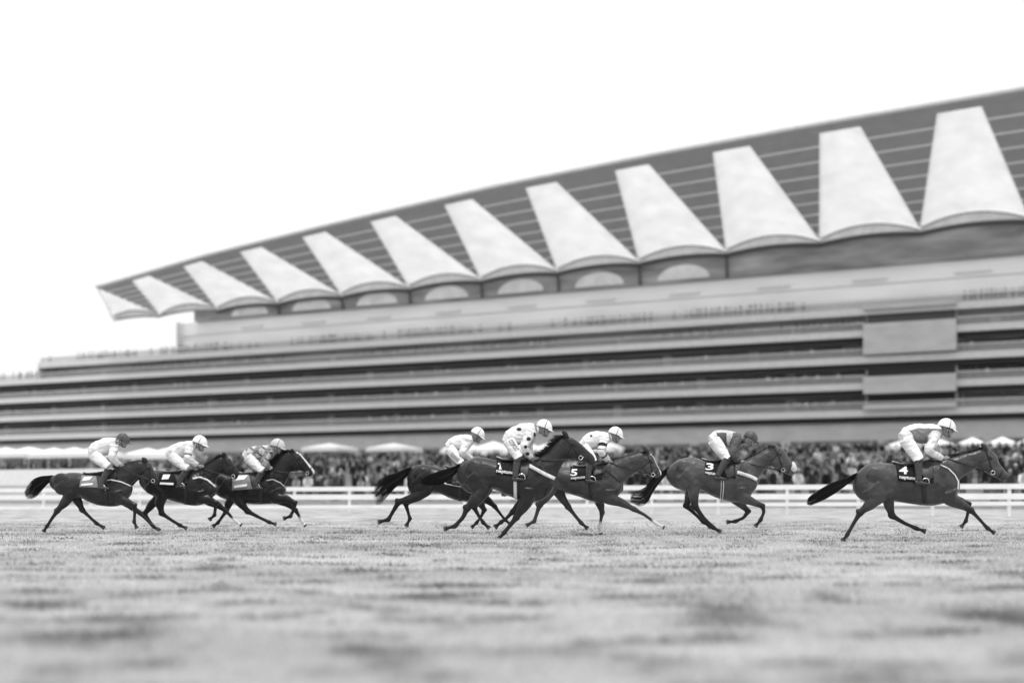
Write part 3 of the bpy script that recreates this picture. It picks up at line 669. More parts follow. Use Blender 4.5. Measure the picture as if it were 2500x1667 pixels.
    for bs in d.get('breast', ()):
        g_ = dr.strip(bs[0], bs[1], bs[3] if len(bs) > 3 else .016, n=26)
        for q_ in (g_, dr.far): solid(q_.build('breast_strap', M[bs[2]], root, True, world=True), .012 if bs[2] == 'sheep' else .005)
    # bridle
    hdm = lambda i, t: (hd[i][0][0]*(1-t)+hd[i][1][0]*t, hd[i][0][1]*(1-t)+hd[i][1][1]*t)
    k = len(hd); bit = d.get('bit', hdm(k-3, .82)); b = MB()
    br = None
    for nm_, pp, ww in (('bridle', [hdm(0, .05), hdm(1, .35), bit], 9), ('browband', [hdm(1, 0.02), hdm(1, .3), hdm(0, .8)], 8), ('noseband', [hdm(k-3, .0), hdm(k-3, .5), hdm(k-3, .98)], 10)):
        g_ = dr.strip(pp, ww, .01, n=16)
        for q_ in (g_, dr.far):
            o_ = solid(q_.build(nm_, M['tack'], br or root, True, world=True), .006); br = br or o_
    bp = dr.at(*bit, .02); ring = MB(); ring.tube([bp+Vector((.034*math.cos(a), -.008, .034*math.sin(a))) for a in np.linspace(0, 6.283, 15)], .0055, 6); ring.build('bit_ring', M['metal'], br, True, world=True)
    if d.get('sheepnose'):
        i0 = k-4; b = MB(); q0, q1 = hd[i0+1], hd[i0+2]
        sx = [(q0[0][0]*(1-t)+q1[0][0]*t, q0[0][1]*(1-t)+q1[0][1]*t, q0[1][0]*(1-t)+q1[1][0]*t, q0[1][1]*(1-t)+q1[1][1]*t) for t in (-.35, 0, .5, 1., 1.3)]; gr = (0, 26, 34, 26, 0)
        b.loft([(fr.P(a-0, c-g), fr.P(a*.35+e*.65, c*.35+f_*.65), (.05+.0012*g)*1.0) for (a, c, e, f_), g in zip(sx, gr)], 16, 4); b.build('noseband', M['sheep'], br, True, world=True)
    hx, hy = d['hand']
    for s_ in (-1, 1):
        b0 = bp if s_ < 0 else dr.mirror(bp); h = fr.P(hx, hy, s_*.06); R_ = [b0]
        for t in (.18, .34, .5, .66, .82, .93):
            x, y = bit[0]*(1-t)+hx*t, bit[1]*(1-t)+hy*t+14*math.sin(t*3.14); p = fr.P(x, y); q = dr.at(x, y, .015) if t > .3 else b0.lerp(h, t); yy = max(abs(q.y-fr.D) if abs(q.x-p.x) < .12 else .1, .075); R_.append(Vector((p.x, fr.D+s_*min(yy, .2), p.z)))
        R_.append(h); tube_obj('rein', R_, .0085, M['tack'], br)
    # stirrup
    if d.get('stir'):
        x, y = d['stir']
        for s_ in (-1, 1):
            yo = s_*.335; R = 40*fr.k/4.7; c = [fr.P(x+R*math.cos(a), y-R*math.sin(a)*1.05, yo) for a in np.linspace(-.5, 2.6, 12)]
            tube_obj('stirrup', c, .010, M['metal'], root, 8); p = dr.at(x-30, y-190, .03); p = p if s_ < 0 else dr.mirror(p)
            tube_obj('stirrup_leather', [p, p.lerp(fr.P(x-8, y-40, yo), .5)+Vector((0, s_*.02, 0)), fr.P(x-8, y-36, yo)], .010, M['tack'], root)
    return root, dr

# ------------------------------------------------------------------ jockeys
def jockey(fr, j):
    tor = j['torso']; c0 = fr.P(*j['hip'][:2]); root = empty('person', (c0.x, fr.D, fr.P(0, j['boot'][-1][1]).z), 0, label=j['label'], cat='jockey', group='jockeys riding in the race')
    n = len(tor); wid = np.interp(np.linspace(0, 1, n), [0, .2, .45, .7, .85, 1], [.12, .165, .15, .185, .185, .07])
    def torso(b, i0, i1, g, gh=None):
        S = []
        for i in range(i0, i1):
            (a, c) = tor[i]; A, B = fr.P(*a), fr.P(*c); d = (A-B).normalized(); S.append((A+d*g, B-d*g, wid[i]+g))
        b.loft(S, 20, 4, 2.3)
    def arm(side, g, i1=99, r0=1.):
        A = j['arm'] if side < 0 else j.get('farm', [(x+8, y-2, r) for x, y, r in j['arm']]); K = len(A); ys = np.interp(np.linspace(0, 1, K), [0, .5, 1], [.165, .245, .07])
        return [(x, y, r+g/fr.m(1)*1.0, side*yy) for (x, y, r), yy in zip(A, ys)][:i1]
    def leg(side, g): 
        T = [j['hip'], *j['thigh']]; K = len(T); ys = np.interp(np.linspace(0, 1, K), [0, 1], [.095, .265]); return [(x, y, r+g/fr.m(1), side*yy) for (x, y, r), yy in zip(T, ys)]
    def boot(side, g):
        B = j['boot']; K = len(B); ys = np.interp(np.linspace(0, 1, K), [0, 1], [.275, .325]); return [(x, y, r+g/fr.m(1), side*yy) for (x, y, r), yy in zip(B, ys)]
    def foot(b, side, g):
        (x, y, r) = j['boot'][-1]; f = j['foot']; yo = side*.33
        b.loft([(fr.P(f[0]-4, y+4, yo), fr.P(f[0], f[2]-4, yo), .03+g), (fr.P(f[0]+(f[1]-f[0])*.35, y+2, yo), fr.P(f[0]+(f[1]-f[0])*.35, f[2], yo), .04+g), (fr.P(f[0]+(f[1]-f[0])*.7, f[2]-38, yo), fr.P(f[0]+(f[1]-f[0])*.7, f[2], yo), .047+g), (fr.P(f[1], f[2]-26, yo), fr.P(f[1], f[2]-2, yo), .032+g)], 14, 4)
    # head frame
    hx, hy, rx, ry, tilt = j['head']; R = Matrix.Rotation(math.radians(tilt), 3, 'Y'); k = fr.m(rx)/.138; top = fr.P(hx, hy); O = top+R@Vector((0, 0, -.055*k))
    h = lambda x, y, z: O+R@Vector((x*k, y*k, z*k))
    b = MB(); g = -.012
    torso(b, 1, n, -.03)
    neck0 = fr.P((tor[-2][0][0]+tor[-2][1][0])/2, (tor[-2][0][1]+tor[-2][1][1])/2); b.tube([neck0, neck0.lerp(h(-.02, 0, -.05), .5), h(-.01, 0, -.05)], [.07, .058, .055], 12)
    rot = R
    b.ell(h(0, 0, .01), (.098*k, .077*k, .105*k), rot); b.ell(h(.03, 0, -.075), (.062*k, .054*k, .058*k), rot); b.ell(h(.072, 0, -.11), (.026*k, .026*k, .022*k), rot)
    b.loft([(h(.085, 0, .012), h(.07, 0, .0), .012*k), (h(.112, 0, -.025), h(.08, 0, -.035), .016*k), (h(.118, 0, -.045), h(.08, 0, -.055), .019*k), (h(.095, 0, -.055), h(.08, 0, -.058), .012*k)], 8, 3)
    b.ell(h(.088, 0, -.078), (.012*k, .024*k, .007*k), rot); b.ell(h(.085, 0, -.09), (.012*k, .022*k, .008*k), rot); b.ell(h(.075, 0, .028), (.025*k, .055*k, .012*k), rot)
    for s_ in (-1, 1): b.ell(h(-.008, s_*.078, -.03), (.02*k, .011*k, .034*k), rot)
    for s_ in (-1, 1):
        b.loft(chain_secs(fr, arm(s_, g), .9), 12, 4); b.loft(chain_secs(fr, leg(s_, -.03), .9), 14, 4); b.loft(chain_secs(fr, boot(s_, g), .9), 12, 4); foot(b, s_, -.008)
        A = j['arm'] if s_ < 0 else j.get('farm', j['arm']); (ax, ay, _), (wx, wy, _) = A[-2], A[-1]; hx2, hy2 = j['hand']
        W0 = fr.P(wx, wy, s_*.075); Hn = fr.P(hx2, hy2, s_*.06); dr_ = (Hn-W0); dr_ = dr_.normalized() if dr_.length > .01 else Vector((1, 0, 0)); up = Vector((0, s_, 0)).cross(dr_)*s_
        up = Vector((-dr_.z, 0, dr_.x)).normalized(); inn = Vector((0, -s_, 0)); c = Hn
        rt = Matrix((dr_, Vector((0, 1, 0)), up)).transposed()
        b.tube([W0, c-dr_*.03], [.026, .028], 10); b.ell(c-dr_*.012, (.05, .02, .042), rt)
        for q, fl2 in enumerate((.9, 1., .95, .78)):
            o_ = c+dr_*.03+up*(.028-.019*q); b.tube([o_, o_+dr_*.022*fl2-inn*.004, o_+dr_*.03*fl2+inn*.02, o_+dr_*.012+inn*.036*fl2, o_-dr_*.012+inn*.034], [.0105, .0105, .010, .009, .0075], 8)
        b.tube([c-dr_*.03+up*.03, c+up*.045+inn*.006, c+dr_*.03+up*.04+inn*.014, c+dr_*.045+up*.03+inn*.018], [.013, .0125, .011, .009], 8)
    me = remesh(b, 'body', .0075, 2); link('body', me, M['skin'], root)
    # jacket
    b = MB(); torso(b, 1, n-1, .006); cx_, cy_ = (tor[-1][0][0]+tor[-1][1][0])/2, (tor[-1][0][1]+tor[-1][1][1])/2
    for s_ in (-1, 1): b.loft(chain_secs(fr, arm(s_, .006), .98), 14, 4)
    me = remesh(b, 'silks', .0065, 3); folds(me, .0085, 9, 7, 12); V = co(me); X, Y = fr.loc(V); inarm = np.zeros(len(V), bool); at = np.zeros(len(V))
    for s_ in (-1, 1):
        A = arm(s_, .01)
        for i in range(len(A)-1):
            ds, t = segdist(V, fr.P(A[i][0], A[i][1], A[i][3]), fr.P(A[i+1][0], A[i+1][1], A[i+1][3])); rr = fr.m(max(A[i][2], A[i+1][2]))*1.12; hit = ds < rr; inarm |= hit; at = np.where(hit, (i+t)/(len(A)-1), at)
    idv = j['pattern'](X, Y, inarm, at, V[:, 1] < fr.D); mats = j['mats']
    jo = link('jacket', me, [M[q] for q in mats], root); fv = np.array([p.vertices[0] for p in me.polygons]); me.polygons.foreach_set('material_index', np.asarray(idv, dtype=np.int32)[fv])
    b = MB(); p_ = chain_secs(fr, [((tor[-2][0][0]+tor[-2][1][0])/2*.3+cx_*.7, (tor[-2][0][1]+tor[-2][1][1])/2*.3+cy_*.7, 1, 0), (cx_, cy_, 1, 0)])
    b.tube([neck0.lerp(h(-.02, 0, -.05), .25), neck0.lerp(h(-.02, 0, -.05), .55)], [.085, .072], 14); b.build('collar', M[j.get('collar', mats[0])], jo, True, world=True)
    # breeches
    b = MB(); torso(b, 0, 2, .004)
    for s_ in (-1, 1): b.loft(chain_secs(fr, leg(s_, .005), .98), 16, 4)
    me = remesh(b, 'breeches', .008, 2); folds(me, .0055, 8, 7, 13); dr = Drape(fr, me); bo = link('breeches', me, M[j.get('breech', 'breech')], root)
    if j.get('text'): solid(dr.text(j['text'][0], j['text'][1], .006, False).build('lettering', M['dlett'], bo, False, world=True), .002)
    for s_ in (-1, 1):
        b = MB(); b.loft(chain_secs(fr, boot(s_, .003), .95), 14, 4); foot(b, s_, .003); me = remesh(b, 'boot', .008, 2); bt = link('boot', me, M['boot'], root)
        x, y, r = j['boot'][0]; b = MB(); b.loft(chain_secs(fr, [(x-1, y-4, r+3, s_*.275), (x+1, y+16, r+4, s_*.277)], .98), 14, 2); b.build('boot_top', M['tack'], bt, True, world=True)
    # helmet: dome, peak, strap, goggles
    b = MB(); P = []
    for i in range(13):
        ph = math.pi*.5*i/12; row = []
        for q in range(29):
            a = 2*math.pi*q/28; row.append(h(-.004+.14*math.cos(a)*math.cos(ph), .108*math.sin(a)*math.cos(ph), .005-.012*math.cos(a)*math.cos(ph)+.148*math.sin(ph)))
        P.append(row)
    b.grid(P); b.grid([[h(-.004+.128*math.cos(2*math.pi*q/28), .098*math.sin(2*math.pi*q/28), .01-.012*math.cos(2*math.pi*q/28)) for q in range(29)], P[0]])
    he = b.build('helmet', M[j['cap']], root, True, world=True)
    b = MB(); A = np.linspace(-1.05, 1.05, 13)
    inn = [h(.128*math.cos(a), .104*math.sin(a), .0) for a in A]; ou = [h(.128*math.cos(a)+.055*math.cos(a*1.35)**.7, .104*math.sin(a)*1.0, -.012-.012*math.cos(a)) for a in A]
    b.grid([inn, ou]); solid(b.build('peak', M[j.get('peak', j['cap'])], he, True, world=True), .006)
    b = MB(); b.tube([h(.0+.02*math.sin(a), .112*math.cos(a), .0+.15*math.sin(a)) for a in np.linspace(0, math.pi, 20)], .0045, 6); b.build('band', M['goggle'], he, True, world=True)
    b = MB(); ang = np.linspace(-1.9, 1.9, 21); b.grid([[h(.0+(.119-.006*z)*math.cos(a), (.094)*math.sin(a), .006+z*.024*(1 if abs(a) < 1.0 else .45)) for a in ang] for z in (-1, -.3, .4, 1)]); solid(b.build('goggles', M['goggle'], root, True, world=True), .006)
    b = MB()
    for s_ in (-1, 1): b.tube([h(-.005, s_*.086, .01), h(.012, s_*.078, -.05), h(.045, s_*.045, -.115), h(.055, 0, -.133)], .0055, 6)
    b.build('chin_strap', M['tack'], root, True, world=True)
    return root
def plain(X, Y, arm, at, near): return np.zeros(len(X), int)
def circ(X, Y, L):
    r = np.zeros(len(X), bool)
    for cx, cy, rx, ry in L: r |= ((X-cx)/rx)**2+((Y-cy)/ry)**2 < 1
    return r

# ---- data traced from the photograph, in pixels of enlarged crops (origin x, origin y, scale, distance)
HD = []
# leader, number 4
f4 = Fr(1950, 1000, 4.276, 18.7)
HD.append((f4, dict(label='leading brown racehorse at the far right wearing saddle cloth number 4', coat='bay',
 torso=[(575, 760, 835), (600, 676, 885), (660, 612, 940), (740, 565, 972), (830, 549, 960), (920, 558, 945), (1010, 573, 952), (1100, 580, 972), (1200, 574, 984), (1300, 560, 996), (1400, 540, 1000), (1480, 540, 985), (1560, 575, 960), (1620, 640, 915), (1662, 740, 845)],
 neck=[((1400, 528), (1500, 900)), ((1490, 515), (1640, 765)), ((1580, 497), (1695, 712)), ((1700, 465), (1785, 650)), ((1820, 430), (1855, 610)), ((1920, 405), (1895, 590))],
 head=[((1955, 402), (1875, 590)), ((2020, 435), (1920, 628)), ((2062, 492), (1985, 672)), ((2097, 562), (2045, 703)), ((2137, 622), (2090, 722)), ((2175, 660), (2125, 738)), ((2192, 690), (2160, 735))], ear=(1915, 362),
 nf=[(1560, 850, 105), (1590, 935, 75), (1690, 985, 52), (1800, 1050, 36), (1880, 1135, 23), (1975, 1238, 24), (2030, 1275, 25)],
 ff=[(1580, 850, 100), (1600, 930, 70), (1690, 960, 48), (1775, 985, 34), (1765, 1080, 22), (1745, 1160, 23), (1705, 1210, 24)],
 nh=[(760, 780, 150), (850, 880, 95), (755, 975, 62), (640, 1075, 38), (570, 1190, 25), (505, 1305, 24), (468, 1352, 26)],
 fh=[(820, 800, 130), (925, 920, 72), (945, 1010, 50), (975, 1105, 38), (1100, 1180, 25), (1230, 1238, 24), (1305, 1262, 26)],
 tail=[(612, 680, 26), (560, 705, 30), (500, 750, 38), (400, 800, 50), (300, 850, 50), (200, 905, 36), (130, 940, 26), (92, 955, 12)], mane=(.10, .05),
 cloth=[(1012, 568), (1405, 560), (1410, 765), (1045, 745)], num=('4', [(1052, 588), (1140, 588), (1138, 672), (1046, 668)]), spon=('neptune', [(1050, 684), (1222, 700), (1218, 742), (1055, 728)]),
 saddle=[(985, 540, 556, .05), (1040, 556, 590, .13), (1120, 556, 600, .15), (1220, 545, 590, .13), (1330, 520, 575, .09), (1400, 508, 560, .04)], flap=[(1240, 560), (1400, 540), (1408, 700), (1330, 780)],
 girth=[([(1302, 770), (1312, 880), (1316, 995)], 44)], breast=[([(1480, 575), (1560, 610), (1630, 680), (1668, 750), (1664, 830)], 12, 'fascia')], bit=(2025, 655), hand=(1545, 512), stir=(1325, 752)),
 dict(label='jockey in dark bodied silks with white sleeves and white cap on leading horse 4', torso=[((1052, 250), (1085, 365)), ((1105, 185), (1195, 335)), ((1200, 157), (1245, 338)), ((1290, 150), (1325, 345)), ((1380, 155), (1405, 328)), ((1440, 168), (1468, 290)), ((1470, 180), (1490, 250))],
 hip=(1112, 300, 68), thigh=[(1175, 400, 62), (1225, 475, 54), (1252, 520, 50)], boot=[(1250, 530, 40), (1250, 640, 36), (1250, 735, 30)], foot=(1215, 1360, 790),
 arm=[(1425, 270, 46), (1385, 350, 40), (1355, 425, 40), (1420, 470, 33), (1495, 508, 25)], hand=(1540, 512), head=(1552, 158, 95, 68, 12), cap='capw', mats=['silkw', 'silkg'], collar='silkd',
 pattern=lambda X, Y, arm, at, near: np.where(~arm & (Y > np.interp(X, [1160, 1250, 1430], [215, 188, 195])), 1, 0))))
# number 3
f3 = Fr(1530, 1000, 4.709, 22.4)
HD.append((f3, dict(label='brown racehorse with white sheepskin noseband and plaited mane wearing number 3', coat='lightbay', hair='hair',
 torso=[(458, 690, 790), (500, 640, 850), (560, 595, 895), (640, 560, 925), (720, 548, 935), (800, 558, 915), (880, 580, 940), (960, 592, 980), (1060, 595, 1018), (1150, 590, 1045), (1240, 592, 1062), (1320, 605, 1055), (1400, 650, 1010), (1460, 715, 930), (1503, 780, 860)],
 neck=[((1290, 600), (1350, 960)), ((1340, 588), (1500, 800)), ((1400, 560), (1525, 765)), ((1480, 520), (1575, 715)), ((1560, 475), (1615, 665)), ((1640, 430), (1665, 645))],
 head=[((1690, 405), (1655, 635)), ((1760, 430), (1705, 665)), ((1822, 482), (1765, 690)), ((1865, 550), (1805, 715)), ((1912, 620), (1842, 738)), ((1948, 668), (1882, 752)), ((1955, 692), (1915, 748))], ear=(1632, 405),
 nf=[(1290, 900, 105), (1300, 990, 78), (1430, 1050, 48), (1565, 1108, 34), (1575, 1180, 24), (1540, 1265, 24), (1490, 1325, 26)],
 ff=[(1250, 900, 100), (1245, 1020, 65), (1320, 1090, 45), (1400, 1165, 33), (1340, 1240, 24), (1250, 1282, 24), (1170, 1288, 26)],
 nh=[(640, 720, 150), (770, 830, 92), (770, 960, 62), (785, 1110, 44), (880, 1235, 28), (990, 1350, 27), (1065, 1393, 28)],
 fh=[(660, 740, 130), (760, 850, 80), (720, 980, 55), (690, 1105, 40), (780, 1190, 26), (880, 1285, 26), (950, 1335, 27)],
 tail=[(488, 680, 28), (440, 725, 40), (370, 790, 58), (300, 860, 75), (262, 930, 70), (225, 985, 55), (150, 1020, 42), (50, 1008, 22)], mane=(.03, .05), plaits=True,
 cloth=[(902, 605), (1240, 610), (1255, 790), (900, 742)], num=('3', [(915, 612), (1003, 615), (995, 692), (903, 690)]), spon=('neptune', [(905, 703), (1040, 722), (1036, 768), (905, 742)]),
 saddle=[(870, 560, 580, .05), (930, 575, 605, .12), (1020, 575, 612, .14), (1120, 572, 605, .12), (1220, 580, 610, .08), (1280, 585, 615, .04)], flap=[(1080, 590), (1230, 600), (1245, 760), (1160, 800)],
 girth=[([(1100, 800), (1100, 900), (1090, 1025)], 36, 'fascia'), ([(1100, 800), (1100, 900), (1090, 1025)], 14, 'tack', .03)], breast=[([(1270, 718), (1330, 735), (1420, 765), (1498, 805)], 38, 'sheep', .02)], bit=(1800, 690), hand=(1335, 605), stir=None, sheepnose=True),
 dict(label='jockey in dark silks with pale band and dark cap on horse 3', torso=[((945, 300), (965, 400)), ((1010, 245), (1060, 400)), ((1090, 238), (1120, 410)), ((1160, 243), (1170, 425)), ((1230, 258), (1225, 425)), ((1300, 280), (1295, 390)), ((1340, 295), (1345, 365))],
 hip=(1000, 345, 72), thigh=[(1065, 440, 68), (1120, 515, 56), (1155, 560, 46)], boot=[(1155, 568, 44), (1090, 670, 38), (1045, 760, 32)], foot=(1010, 1145, 812),
 arm=[(1265, 345, 50), (1235, 430, 44), (1210, 520, 40), (1255, 572, 33), (1300, 598, 25)], hand=(1335, 607), head=(1435, 305, 84, 64, 20), cap='capd', mats=['silkd', 'silkl'],
 pattern=lambda X, Y, arm, at, near: np.where(~arm & (((X > 1150) & (X < 1222)) | (Y < 262)), 1, 0))))
# number 5
f5 = Fr(1350, 1000, 4.709, 21.3)
HD.append((f5, dict(label='brown racehorse with white blaze and pale fetlocks wearing number 5, behind horse 1', coat='bay', pts=.35, socks=('nf', 'ff'), blaze=20,
 torso=[(-290, 700, 800), (-250, 650, 870), (-180, 615, 930), (-100, 608, 945), (0, 620, 925), (60, 635, 920), (120, 648, 940), (200, 655, 965), (300, 655, 1000), (400, 650, 1035), (500, 640, 1068), (580, 632, 1075), (660, 650, 1050), (740, 725, 1000), (802, 820, 930)],
 neck=[((580, 628), (660, 980)), ((650, 608), (765, 860)), ((710, 580), (835, 825)), ((800, 545), (885, 765)), ((900, 518), (955, 720)), ((1010, 492), (1010, 690))],
 head=[((1085, 478), (1015, 700)), ((1140, 520), (1075, 735)), ((1185, 600), (1120, 758)), ((1220, 670), (1160, 772)), ((1243, 712), (1195, 778)), ((1248, 738), (1220, 773))], ear=(1045, 420),
 nf=[(640, 920, 100), (640, 1010, 78), (790, 1068, 48), (930, 1140, 33), (1060, 1212, 23), (1190, 1308, 22), (1262, 1345, 25)],
 ff=[(580, 920, 100), (530, 1040, 62), (550, 1110, 45), (565, 1180, 33), (550, 1270, 23), (535, 1355, 23), (545, 1410, 26)],
 nh=[(-140, 780, 150), (-20, 890, 85), (-80, 1000, 58), (-155, 1095, 40), (-185, 1190, 27), (-215, 1280, 25), (-290, 1320, 26)],
 fh=[(-100, 780, 130), (50, 920, 72), (110, 1020, 52), (175, 1115, 38), (250, 1210, 26), (325, 1300, 25), (385, 1350, 26)],
 tail=[(-280, 680, 28), (-330, 720, 40), (-400, 780, 55), (-470, 850, 55), (-540, 920, 36), (-590, 960, 12)], mane=(.06, .05),
 cloth=[(200, 650), (560, 660), (565, 800), (205, 822)], num=('5', [(208, 682), (285, 682), (276, 760), (200, 758)]), spon=('neptune', [(205, 772), (370, 757), (368, 795), (210, 812)]),
 saddle=[(230, 630, 648, .05), (290, 640, 665, .13), (380, 640, 672, .15), (470, 625, 660, .13), (560, 605, 640, .09), (620, 600, 630, .04)], flap=[(440, 640), (590, 630), (600, 720), (470, 760)],
 girth=[([(430, 800), (432, 900), (435, 1030)], 42)], breast=[([(580, 670), (690, 760), (780, 830)], 8, 'tack')], bit=(1150, 745), hand=(650, 608), stir=(450, 808)),
 dict(label='jockey in white spotted silks with dark hooped sleeves and white cap on horse 5', torso=[((290, 395), (335, 470)), ((335, 335), (400, 455)), ((400, 278), (455, 450)), ((480, 254), (530, 442)), ((560, 257), (595, 415)), ((630, 275), (645, 370)), ((665, 298), (672, 345))],
 hip=(345, 425, 62), thigh=[(400, 490, 55), (445, 555, 46), (465, 595, 42)], boot=[(435, 610, 38), (410, 710, 34), (405, 795, 29)], foot=(375, 490, 845),
 arm=[(590, 335, 48), (570, 410, 42), (555, 485, 40), (600, 550, 32), (632, 592, 25)], hand=(655, 608), head=(730, 258, 88, 62, 16), cap='capw', mats=['silkw', 'dot'],
 pattern=lambda X, Y, arm, at, near: np.where(circ(X, Y, [(440, 298, 17, 14)]) | (arm & (((at > .2) & (at < .3)) | ((at > .42) & (at < .5)) | ((at > .62) & (at < .70)))), 1, 0))))
# number 1
f1 = Fr(1150, 1000, 4.704, 19.7)
HD.append((f1, dict(label='dark brown racehorse with raised head wearing number 1, nearest of the middle group', coat='darkbay',
 torso=[(-158, 690, 795), (-120, 640, 870), (-60, 593, 935), (20, 557, 965), (90, 544, 960), (170, 552, 925), (240, 568, 915), (320, 588, 935), (400, 598, 975), (480, 600, 1010), (560, 600, 1040), (640, 600, 1058), (720, 590, 1062), (800, 605, 1045), (880, 655, 995), (930, 720, 930), (963, 775, 860)],
 neck=[((715, 590), (800, 1000)), ((790, 540), (945, 850)), ((860, 502), (985, 770)), ((920, 445), (1020, 685)), ((970, 385), (1060, 610)), ((1040, 325), (1095, 575))],
 head=[((1085, 310), (1105, 568)), ((1155, 318), (1165, 572)), ((1230, 368), (1225, 585)), ((1300, 428), (1285, 598)), ((1368, 490), (1335, 612)), ((1412, 540), (1372, 638)), ((1424, 572), (1395, 636))], ear=(1062, 248),
 nf=[(650, 900, 125), (640, 1030, 88), (585, 1135, 60), (520, 1235, 42), (445, 1330, 30), (375, 1415, 28), (335, 1462, 29)],
 ff=[(660, 900, 110), (600, 1040, 70), (540, 1110, 50), (475, 1175, 36), (415, 1235, 25), (345, 1290, 26), (290, 1335, 30)],
 nh=[(0, 750, 155), (140, 880, 105), (60, 1020, 78), (-45, 1130, 44), (-95, 1235, 31), (-185, 1335, 28), (-290, 1362, 30)],
 fh=[(40, 760, 135), (175, 900, 85), (100, 1020, 56), (35, 1120, 38), (85, 1210, 25), (140, 1295, 25), (195, 1345, 27)],
 tail=[(-130, 650, 34), (-180, 690, 44), (-250, 735, 56), (-340, 775, 56), (-430, 800, 40), (-510, 815, 24), (-570, 822, 10)], mane=(.12, .07),
 cloth=[(298, 565), (640, 590), (640, 790), (288, 738)], num=('1', [(303, 596), (366, 596), (358, 682), (296, 682)]), spon=('neptune', [(290, 683), (490, 706), (486, 752), (292, 728)]),
 saddle=[(300, 540, 560, .05), (350, 560, 590, .13), (440, 565, 600, .15), (540, 560, 600, .13), (640, 545, 600, .09), (700, 545, 590, .04)], flap=[(560, 600), (680, 580), (650, 760), (560, 790)],
 girth=[([(510, 820), (512, 900), (515, 1030)], 46, 'fascia'), ([(535, 820), (536, 900), (538, 1030)], 18, 'tack', .03)], breast=[([(665, 640), (760, 690), (860, 745), (962, 790)], 40, 'sheep', .02), ([(900, 800), (890, 880), (850, 1000)], 10, 'tack'), ([(560, 800), (640, 700), (730, 610)], 12, 'tack')], bit=(1258, 552), hand=(712, 578), stir=(580, 778)),
 dict(label='jockey in white silks with large black spots and white cap riding horse 1', torso=[((358, 340), (415, 425)), ((395, 262), (495, 392)), ((470, 208), (550, 398)), ((560, 170), (612, 392)), ((640, 160), (690, 350)), ((715, 165), (742, 285)), ((755, 188), (768, 250))],
 hip=(432, 350, 70), thigh=[(485, 440, 62), (525, 510, 54), (550, 548, 48)], boot=[(535, 575, 42), (515, 680, 38), (508, 775, 33)], foot=(470, 608, 818),
 arm=[(695, 235, 50), (650, 330, 46), (610, 425, 42), (655, 505, 34), (698, 560, 25)], farm=[(715, 240, 46), (700, 330, 38), (672, 400, 36), (680, 480, 30), (715, 555, 24)], hand=(712, 580), head=(850, 178, 94, 68, 14), cap='capw', mats=['silkw', 'dot'], text=('CITIPOST', [(470, 335), (552, 455), (510, 482), (428, 362)]),
 pattern=lambda X, Y, arm, at, near: np.where(circ(X, Y, [(553, 222, 29, 20), (663, 333, 25, 24), (627, 427, 19, 19), (648, 507, 24, 22), (730, 288, 13, 28)]), 1, 0))))
# dark horse behind number 1
fd = Fr(900, 1000, 4.709, 22.4)
HD.append((fd, dict(label='near-black racehorse half hidden behind horse 1 at the back of the middle group', coat='nearblack',
 torso=[(445, 760, 880), (475, 700, 945), (530, 652, 985), (620, 628, 990), (700, 640, 970), (780, 660, 955), (860, 680, 980), (940, 690, 1015), (1020, 692, 1040), (1100, 690, 1050), (1180, 690, 1055), (1260, 695, 1040), (1330, 720, 1000), (1380, 780, 940), (1415, 830, 900)],
 neck=[((1240, 690), (1330, 960)), ((1330, 685), (1430, 880)), ((1420, 675), (1500, 850)), ((1510, 660), (1570, 825)), ((1600, 650), (1640, 810))],
 head=[((1680, 640), (1640, 800)), ((1740, 660), (1700, 840)), ((1800, 720), (1740, 860)), ((1840, 770), (1790, 880)), ((1880, 820), (1830, 900)), ((1895, 850), (1860, 900))], ear=(1640, 625),
 nf=[(1250, 900, 90), (1250, 1000, 66), (1290, 1080, 45), (1330, 1150, 32), (1290, 1230, 22), (1240, 1300, 22), (1195, 1340, 24)],
 ff=[(1280, 900, 85), (1300, 990, 60), (1380, 1050, 42), (1450, 1110, 30), (1510, 1190, 21), (1570, 1265, 22), (1620, 1305, 24)],
 nh=[(570, 780, 135), (680, 890, 88), (540, 1000, 62), (345, 1060, 38), (285, 1160, 28), (225, 1262, 28), (130, 1284, 30)],
 fh=[(590, 780, 120), (640, 920, 78), (520, 1010, 52), (425, 1080, 36), (450, 1165, 24), (475, 1250, 24), (440, 1320, 27)],
 tail=[(490, 690, 30), (440, 715, 42), (360, 775, 56), (270, 830, 62), (185, 890, 66), (130, 950, 60), (80, 995, 34)], mane=(.08, .05),
 cloth=[(900, 690), (1200, 700), (1200, 840), (905, 835)], saddle=[(880, 640, 660, .05), (930, 655, 690, .12), (1010, 655, 700, .14), (1090, 650, 700, .12), (1180, 640, 700, .08), (1240, 650, 700, .04)], flap=[(960, 680), (1150, 690), (1140, 850), (1000, 850)],
 girth=[([(1050, 850), (1050, 950), (1050, 1050)], 40)], hand=(1215, 575), stir=None),
 dict(label='jockey in white silks with grey collar at the back of the middle group', torso=[((882, 395), (925, 470)), ((925, 342), (1005, 450)), ((1000, 305), (1060, 470)), ((1075, 292), (1120, 470)), ((1130, 292), (1165, 430)), ((1180, 300), (1205, 380)), ((1205, 315), (1215, 360))],
 hip=(925, 435, 62), thigh=[(985, 515, 55), (1040, 580, 46), (1065, 610, 40)], boot=[(1050, 640, 36), (1010, 740, 32), (990, 815, 28)], foot=(960, 1075, 860),
 arm=[(1125, 370, 46), (1105, 430, 42), (1085, 490, 38), (1140, 540, 30), (1185, 565, 24)], hand=(1215, 575), head=(1265, 262, 84, 60, 24), cap='capw', mats=['silkw', 'silkl'], collar='silkg', text=('IIIIIII', [(965, 490), (1050, 565), (1020, 600), (935, 525)]),
 pattern=plain)))
